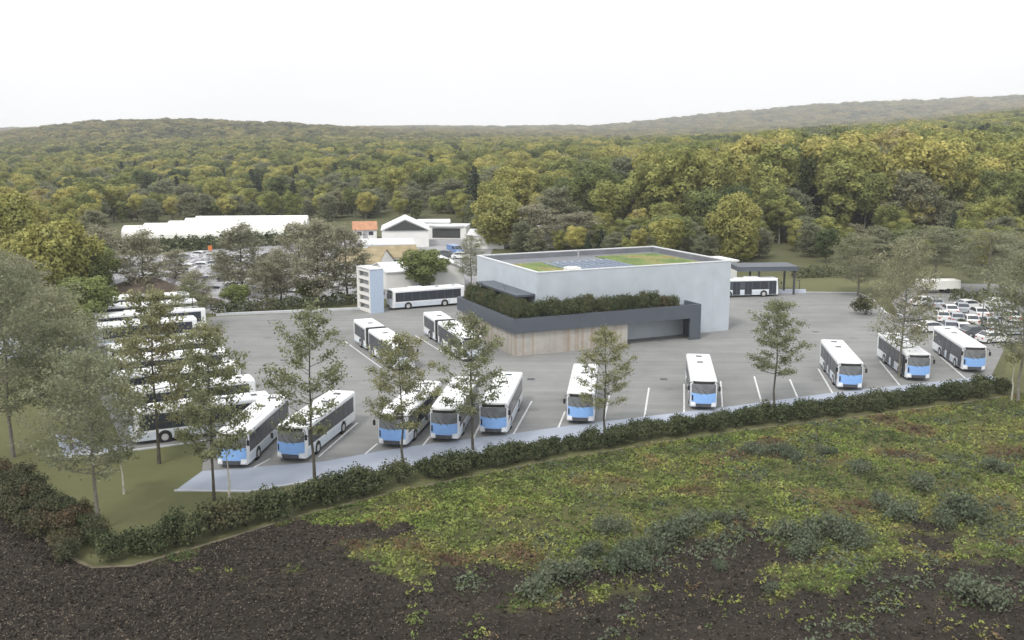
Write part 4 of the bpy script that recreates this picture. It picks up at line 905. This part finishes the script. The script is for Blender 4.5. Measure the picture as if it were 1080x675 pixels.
def shed(name, px0, px1, py, depth, h, rise, lab, wall='white_wall', roof='white_roof', rz=8, ridge='x', windows=0, over=.25, door=False):
    """gabled or flat building: front bottom corners at pixels (px0, py), (px1, py)"""
    a = np.array(at(px0, py)); Xr = (px1 - 540) / F * a[1] * 1.0; wd = (Xr - a[0]); r = empty(name, (a[0], a[1], 0), R(rz)); tag(r, lab, 'building' if 'greenhouse' not in name else 'greenhouse')
    mb = MB().box(0, wd, 0, depth, 0, h)
    if rise and ridge == 'y': mb.add([(0, .002, h), (wd, .002, h), (wd / 2, .002, h + rise), (0, depth - .002, h), (wd, depth - .002, h), (wd / 2, depth - .002, h + rise)], [(0, 1, 2), (5, 4, 3), (0, 2, 5, 3), (1, 4, 5, 2)])
    elif rise: mb.add([(0.002, 0, h), (.002, depth, h), (.002, depth / 2, h + rise), (wd - .002, 0, h), (wd - .002, depth, h), (wd - .002, depth / 2, h + rise)], [(2, 1, 0), (3, 4, 5), (0, 3, 5, 2), (1, 2, 5, 4)])
    mb.build('wall', M[wall], r); o = over; t = .15
    if not rise: MB().box(-o, wd + o, -o, depth + o, h, h + .25).build('roof', M[roof], r)
    elif ridge == 'y':
        for s in (0, 1):
            xe, ze = (-o if s == 0 else wd + o), h - o * rise / (wd / 2); xm = wd / 2; pts_ = [(xe, ze), (xm, h + rise), (xm, h + rise + t), (xe, ze + t)]
            MB().add([(x, -o, z + .01) for x, z in pts_] + [(x, depth + o, z + .01) for x, z in pts_], [(0, 1, 2, 3), (7, 6, 5, 4), (0, 4, 5, 1), (1, 5, 6, 2), (2, 6, 7, 3), (3, 7, 4, 0)]).build('roof_slope', M[roof], r)
    else:
        for s in (0, 1):
            ye, ze = (-o if s == 0 else depth + o), h - o * rise / (depth / 2); ym = depth / 2; pts_ = [(ye, ze), (ym, h + rise), (ym, h + rise + t), (ye, ze + t)]
            MB().add([(-o, y, z + .01) for y, z in pts_] + [(wd + o, y, z + .01) for y, z in pts_], [(0, 1, 2, 3), (7, 6, 5, 4), (0, 4, 5, 1), (1, 5, 6, 2), (2, 6, 7, 3), (3, 7, 4, 0)]).build('roof_slope', M[roof], r)
    for i in range(windows):
        x = wd * (i + .5) / windows; MB().box(x - .6, x + .6, -.04, .06, h * .45, h * .82).build('window', M['glass'], r)
    if door: MB().box(wd * .4, wd * .4 + 1.2, -.05, .06, 0, 2.2).build('door', M['grey_wall'], r)
    return r, wd
shed('house', 373, 397, 253, 7, 2.5, 1.7, 'small white house with an orange tiled roof', roof='orange_roof', rz=10, ridge='x', windows=2, door=True)
r_, wd = shed('hall', 403, 452, 261, 13, 4.0, 2.5, 'white hall with a dark triangular gable behind the tan roofed building', rz=6, ridge='y', door=True)
MB().add([(.6, -.30, 3.95), (wd - .3, -.30, 3.95), (wd / 2, -.30, 6.25), (.6, -.02, 3.95), (wd - .3, -.02, 3.95), (wd / 2, -.02, 6.25)], [(0, 1, 2), (5, 4, 3), (0, 3, 4, 1), (1, 4, 5, 2), (2, 5, 3, 0)]).build('dark_gable', M['dark_roof'], r_)
shed('office_block', 441, 474, 252, 8, 4.1, 0, 'white flat roofed block with a row of small dark windows', rz=4, windows=4)
r_, wd = shed('loading_shed', 452, 492, 252, 6, 3.2, 0, 'low white shed with a rounded canopy over a dark opening', rz=-6); MB().box(1, wd - 1.5, -.05, .05, .3, 2.7).build('opening', M['dark_roof'], r_)
MB().tube([(-.4, .3, 3.5), (wd * .3, -.6, 3.4), (wd * .7, -.6, 3.4), (wd + .4, .3, 3.5)], [.4, .4, .4, .4], 8).build('canopy_edge', M['white_roof'], r_)
shed('flat_building', 384, 436, 276, 11, 3.4, 0, 'long building with a flat white roof edged by tan tiles', rz=9, windows=5)
shed('tiled_building', 352, 402, 292, 7, 2.8, 2.2, 'low building with a tan tiled roof right behind the white tower', roof='tan_roof', rz=-16, windows=3)
shed('tiled_building', 395, 444, 287, 5.5, 2.7, 1.8, 'narrow tan roofed wing running right from the tower to the round green tree', roof='tan_roof', rz=24, windows=3)
shed('white_shed', 408, 442, 306, 10, 3.0, 1.0, 'pale shed roof behind the left end of the side on bus', rz=22, wall='white_wall')
shed('white_shed', 458, 490, 304, 13, 3.2, 1.2, 'pale shed roof between the round green tree and the depot hall', rz=14, ridge='y')
shed('white_shed', 493, 532, 262, 9, 3.0, 1.0, 'long pale roof right of the loading shed below the yellow tree', rz=-10)
shed('white_shed', 571, 592, 262, 8, 4.4, 0, 'small white building seen above the left back corner of the depot roof', rz=5)
shed('annexe', 765, 781, 300, 6, 4.0, 0, 'small white annexe against the right end of the depot', rz=20)
def tunnel(px0, px1, py, wdt, h, lab):
    a = np.array(at(px0, py)); b = (px1 - 540) / F * a[1]; L_ = b - a[0]; r = empty('greenhouse', (a[0], a[1], 0), R(5)); mb = MB(); n_ = 9; V, f = [], []
    for x in (0, L_):
        for i in range(n_ + 1): t = math.pi * i / n_; V.append((x, wdt / 2 - wdt / 2 * math.cos(t), .9 + (h - .9) * math.sin(t)))
        V.append((x, wdt, 0)); V.append((x, 0, 0))
    m_ = n_ + 3; f = [(i, i + 1, m_ + i + 1, m_ + i) for i in range(m_ - 1)] + [(m_ - 1, 0, m_, 2 * m_ - 1)] + [tuple(reversed(range(m_))), tuple(range(m_, 2 * m_))]
    mb.add(V, f).build('film_cover', M['film'], r)
    hb = MB()
    for k in range(0, int(L_) + 1, 4): hb.tube([(k, wdt / 2 - (wdt / 2 + .04) * math.cos(math.pi * i / 6), .9 + (h - .86) * math.sin(math.pi * i / 6)) for i in range(7)], [.05] * 7, 4)
    hb.build('hoops', M['alu'], r); tag(r, lab, 'greenhouse')
for k, (p0, p1, py) in enumerate([(128, 250, 252.0), (150, 300, 249.0), (176, 318, 246.2), (194, 322, 243.6), (205, 322, 241.2)]):
    tunnel(p0, p1, py, 7.0, 3.1 + .2 * (k > 2), ['long white greenhouse tunnel, nearest of the five to the tall hedge', 'second white greenhouse tunnel from the tall hedge', 'middle white greenhouse tunnel of the five', 'fourth white greenhouse tunnel from the tall hedge', 'white greenhouse tunnel, farthest back under the clipped hedge'][k])

# ------------------------------------------------------------------ cars and works yard
def make_car(van=False):
    r = empty('van' if van else 'car', (0, 0, 0)); L, W2 = (5.0, .95) if van else (4.2, .88)
    if van: P_ = [(-2.5, .3), (-2.5, .95), (-1.9, 1.2), (-1.25, 1.95), (2.45, 2.0), (2.5, .3)]; Wn = [(-1.82, 1.24), (-1.28, 1.82), (-.3, 1.84), (-.3, 1.24)]
    else: P_ = [(-2.1, .28), (-2.1, .68), (-1.95, .80), (-1.15, .95), (-.55, 1.40), (.2, 1.48), (1.2, 1.42), (1.85, .98), (2.08, .88), (2.1, .28)]; Wn = [(-1.02, .97), (-.52, 1.34), (.2, 1.41), (1.15, 1.35), (1.68, .99)]
    n_ = len(P_); V = []; hs = lambda z: W2 * (1 - .22 * max(0, (z - .9) / .6)) if not van else W2 * (1 - .08 * max(0, (z - 1.0)))
    for s in (-1, 1):
        for y, z in P_: V.append((s * hs(z), y, z))
    b = MB().add(V, [tuple(range(n_)), tuple(reversed(range(n_, 2 * n_)))] + [(i, n_ + i, n_ + (i + 1) % n_, (i + 1) % n_) for i in range(n_)]).build('body', M['car_paint'], r)
    for s in (-1, 1):
        g2 = [(s * (hs(z) + .01), y, z) for y, z in Wn]; MB().add(g2, [tuple(range(len(g2)))]).build('side_window', M['glass'], r)
        for y in (-L * .31, L * .31):
            t = MB().cyl_x(s * (W2 - .2), s * (W2 + .01), y, .32, .32, 12).build('wheel', M['black'], r); MB().cyl_x(s * (W2 - .1), s * (W2 + .02), y, .32, .19, 10).build('rim', M['rim'], t)
        a, c = sorted((s * .5, s * .8)); MB().box(a, c, -L / 2 - .012, -L / 2 + .03, .55, .70).build('headlight', M['lamp'], r); MB().box(a, c, L / 2 - .03, L / 2 + .012, .62, .78).build('tail_light', M['red'], r)
    def glass(pa, pb, nm):
        d = np.array([pb[0] - pa[0], pb[1] - pa[1]]); nn = np.array([-d[1], d[0]]) / np.linalg.norm(d) * .012
        if nn[1] < 0: nn = -nn
        q = [(-hs(pa[1]) * .9, pa[0] + nn[0], pa[1] + nn[1]), (hs(pa[1]) * .9, pa[0] + nn[0], pa[1] + nn[1]), (hs(pb[1]) * .9, pb[0] + nn[0], pb[1] + nn[1]), (-hs(pb[1]) * .9, pb[0] + nn[0], pb[1] + nn[1])]; MB().add(q, [(0, 1, 2, 3)]).build(nm, M['glass'], r)
    if van: glass((-1.87, 1.24), (-1.29, 1.9), 'windscreen')
    else: glass((-1.10, .98), (-.58, 1.37), 'windscreen'); glass((1.80, 1.01), (1.24, 1.39), 'rear_window')
    return r
CAR, VAN = make_car(), make_car(True); cc, cv = [0], [0]
def car(px, py, rz, col, lab, grp, van=False):
    src, cnt = (VAN, cv) if van else (CAR, cc); o = src if not cnt[0] else copy_tree(src); cnt[0] = 1
    X, Y = at(px, py); o.location = (X, Y, .018); o.rotation_euler = (0, 0, R(rz)); tag(o, lab, 'van' if van else 'car', grp)
    for ch in o.children:
        if ch.name.startswith('body'): ch.color = (*col, 1)
    return o
WH, SI, DK, BLU = (.72, .73, .74), (.38, .41, .45), (.10, .11, .12), (.12, .22, .45)
GP = 'cars in the car park'
for px, py, rz, col, lab in [
  (982, 350, 100, WH, 'white car at the left end of the nearest row in the car park'),
  (1001, 349, 165, SI, 'silver car second from the left in the nearest car park row'),
  (1014, 351, 170, WH, 'white car behind the roof of the rightmost front row bus'),
  (1048, 361, 100, WH, 'white car side on by the kerb right of the rightmost bus'),
  (1064, 353, 100, SI, 'silver car by the right edge behind the side on white car'),
  (1030, 355, 95, DK, 'dark car between the bus roof and the side on white car'),
  (974, 322, 120, WH, 'white car at the left end of the far car park row'),
  (985, 324, 175, SI, 'silver car in the far row facing the camera below the white trailer'),
  (1001, 331, 170, WH, 'white car in the middle of the far car park row'),
  (1014, 329, 165, SI, 'silver grey car right of the middle of the far row'),
  (1031, 334, 175, WH, 'white car left of the tall silver car in the far row'),
  (1046, 334, 172, SI, 'tall silver car at the right end of the far row'),
  (1066, 338, 170, WH, 'white car half behind the grey tree at the right edge'),
  (992, 338, 170, WH, 'white car in the middle of the car park between the two rows, to the left'),
  (1008, 340, 165, SI, 'silver car between the two rows in the middle of the car park'),
  (1022, 342, 172, WH, 'white car between the two rows, left of the lamp post'),
  (1044, 345, 168, SI, 'silver car between the two rows, right of the lamp post'),
  (1022, 326, 100, WH, 'white car in the farthest row behind the silver grey car'),
  (1052, 324, 95, WH, 'white car parked in front of the dark hedge on the right'),
  (962, 338, 110, SI, 'silver car behind the grey tree left of the car park')]: car(px, py, rz, col, lab, GP)
X, Y = at(972, 310); tr_ = empty('trailer', (X, Y, 0), R(6)); tag(tr_, 'long white trailer behind the cars of the right hand car park', 'trailer')
MB().box(0, 6.8, 0, 2.4, .7, 2.2, .1).build('body', M['white_wall'], tr_); 
for x in (4.6, 5.7):
    for y in (.1, 2.0):
        t = MB().cyl_x(-.2, .2, 0, .42, .42, 12).build('wheel', M['black'], tr_); t.rotation_euler = (0, 0, R(90)); t.location = (x, y + .1, 0)
rd = random.Random(5); gp2 = 'vehicles parked in the works yard'
for i, (px, py) in enumerate([(318, 303), (329, 302), (341, 303), (352, 300), (363, 300), (322, 294), (334, 293), (347, 291), (358, 290), (369, 291), (375, 301), (312, 308)]):
    car(px, py, 80 + rd.uniform(-15, 15), WH, 'white van in the group of vehicles under the brown trees left of the tower', 'white vans by the tower', True)
for i, (px, py) in enumerate([(188, 283), (200, 286), (214, 284), (228, 282), (190, 296), (205, 297), (222, 299), (236, 300), (246, 306), (231, 310), (252, 299), (182, 276), (196, 275), (212, 272), (226, 274), (240, 278), (110, 286), (124, 288), (140, 286), (96, 288), (160, 290)]):
    if i % 3: car(px, py, rd.uniform(70, 120), WH, 'white car among the vehicles in the grey works yard', 'white cars in the works yard')
    else: car(px, py, rd.uniform(70, 120), SI, 'silver car among the vehicles in the grey works yard', 'silver cars in the works yard')
car(480, 268, 30, BLU, 'small blue van on the village road beside the thin grey tree', None, True)
for px, py, rz, c_, l_ in [(471, 271, 80, DK, 'dark car left of the small blue van'), (487, 273, 80, WH, 'white car right of the small blue van')]: car(px, py, rz, c_, l_, 'cars on the village road')
X, Y = at(222, 268); r_ = empty('warning_sign', (X, Y, 0)); MB().box(-.05, .05, -.05, .05, 0, 1.2).build('post', M['post'], r_); MB().box(-.45, .45, -.08, -.03, .8, 1.9).build('panel', mat('orange_board', (.55, .16, .05), .6), r_); tag(r_, 'small orange board on a post at the foot of the tall greenhouse hedge', 'sign')

def heap(px, py, rx_, ry_, h, name, m, lab, cat, seed, rough=.12):
    X, Y = at(px, py); V, f = [], []; nr, na = 12, 40; g_ = random.Random(seed)
    for i in range(nr + 1):
        for j in range(na):
            t = i / nr; a = 2 * math.pi * j / na; wob = 1 + rough * math.sin(3 * a + seed) + rough * .7 * math.sin(7 * a + 2 * seed); z = h * (math.cos(t * math.pi) + 1) / 2 * (1 + rough * g_.uniform(-1, 1)) - (.1 if i == nr else 0)
            V.append((rx_ * t * wob * math.cos(a), ry_ * t * wob * math.sin(a), z))
    for i in range(nr):
        for j in range(na): f.append((i * na + j, (i + 1) * na + j, (i + 1) * na + (j + 1) % na, i * na + (j + 1) % na))
    o = MB().add(V, f).build(name, m, None, False, (X, Y, 0)); return tag(o, lab, cat)
heap(152, 319, 12.5, 8, 3.9, 'earth_mound', M['soil_heap'], 'large dark brown earth mound behind the side parked buses', 'mound', 1, .06)
heap(282, 293, 6.0, 6, 4.4, 'earth_mound', M['soil_heap'], 'smaller dark earth mound left of the white vans', 'mound', 2, .06)
for i, (px, py, s) in enumerate([(205, 304, 3.5), (228, 296, 4), (240, 312, 3.2), (212, 291, 3.8), (258, 292, 3)]):
    heap(px, py, s, s, 1.7, 'rubble_heap', M['rubble'], ['grey rubble heap beside the right edge of the large mound', 'broad grey rubble heap in the middle of the works yard', 'grey rubble heap nearest the yard hedge', 'far grey rubble heap behind the works vehicles', 'grey rubble heap beside the brown tree'][i], 'rubble', 20 + i, .22)
# loose pieces in the works yard
g = np.random.default_rng(9); mb = MB()
for i in range(420):
    px, py = g.uniform(180, 262), g.uniform(272, 314); X, Y = at(px, py); a, b, c = g.uniform(.2, 1.1, 3); mb.box(X - a, X + a, Y - b, Y + b, 0, c)
tag(mb.build('rubble_pieces', M['rubble']), 'pale stones and scrap strewn over the grey works yard', 'rubble', kind='stuff')
# glass house shelter and tank in the works yard
X, Y = at(302, 300); tk = empty('plastic_tank', (X, Y, 0)); tag(tk, 'rounded pale tank beside the smaller earth mound', 'tank')
MB().tube([(0, 0, 0), (0, 0, 2.2), (0, 0, 2.7), (0, 0, 2.9)], [1.6, 1.6, 1.2, .4], 16).build('shell', M['film'], tk, False); MB().tube([(0, 0, 2.9), (0, 0, 3.1)], [.35, .35], 10).build('lid', M['grille'], tk)
# utility posts along the car park
for px, py, top, lab in [(1055, 352, 316, 'thin lamp post by the car park between the silver cars'), (1035, 350, 318, 'thin lamp post behind the rightmost front row bus'), (843, 305, 296, 'short post at the right corner of the fuel canopy')]:
    X, Y = at(px, py); h = H + Y * slope(top); r = empty('lamp_post', (X, Y, 0)); MB().tube([(0, 0, 0), (0, 0, h)], [.08, .05], 6).build('pole', M['post'], r); MB().box(-.5, .1, -.12, .12, h, h + .1).build('lamp_head', M['post'], r); tag(r, lab, 'lamp post')

# ------------------------------------------------------------------ haze
hz = MB().box(-5000, 5000, -400, 4700, -75, 320).build('haze', M['land'])
hm = bpy.data.materials.new('haze'); hm.use_nodes = True; t = hm.node_tree; t.nodes.clear(); o_ = t.nodes.new('ShaderNodeOutputMaterial'); pv = t.nodes.new('ShaderNodeVolumePrincipled')
pv.inputs['Color'].default_value = (.97, .985, 1, 1); pv.inputs['Density'].default_value = .0002; pv.inputs['Anisotropy'].default_value = 0.2
t.links.new(pv.outputs[0], o_.inputs['Volume']); hz.data.materials.clear(); hz.data.materials.append(hm); tag(hz, 'thin pale air over the whole scene', 'haze', kind='stuff')
for o in bpy.data.objects:
    if 'h' in o: del o['h']
print('faces', sum(len(m.polygons) for m in bpy.data.meshes), 'objects', len(bpy.data.objects))
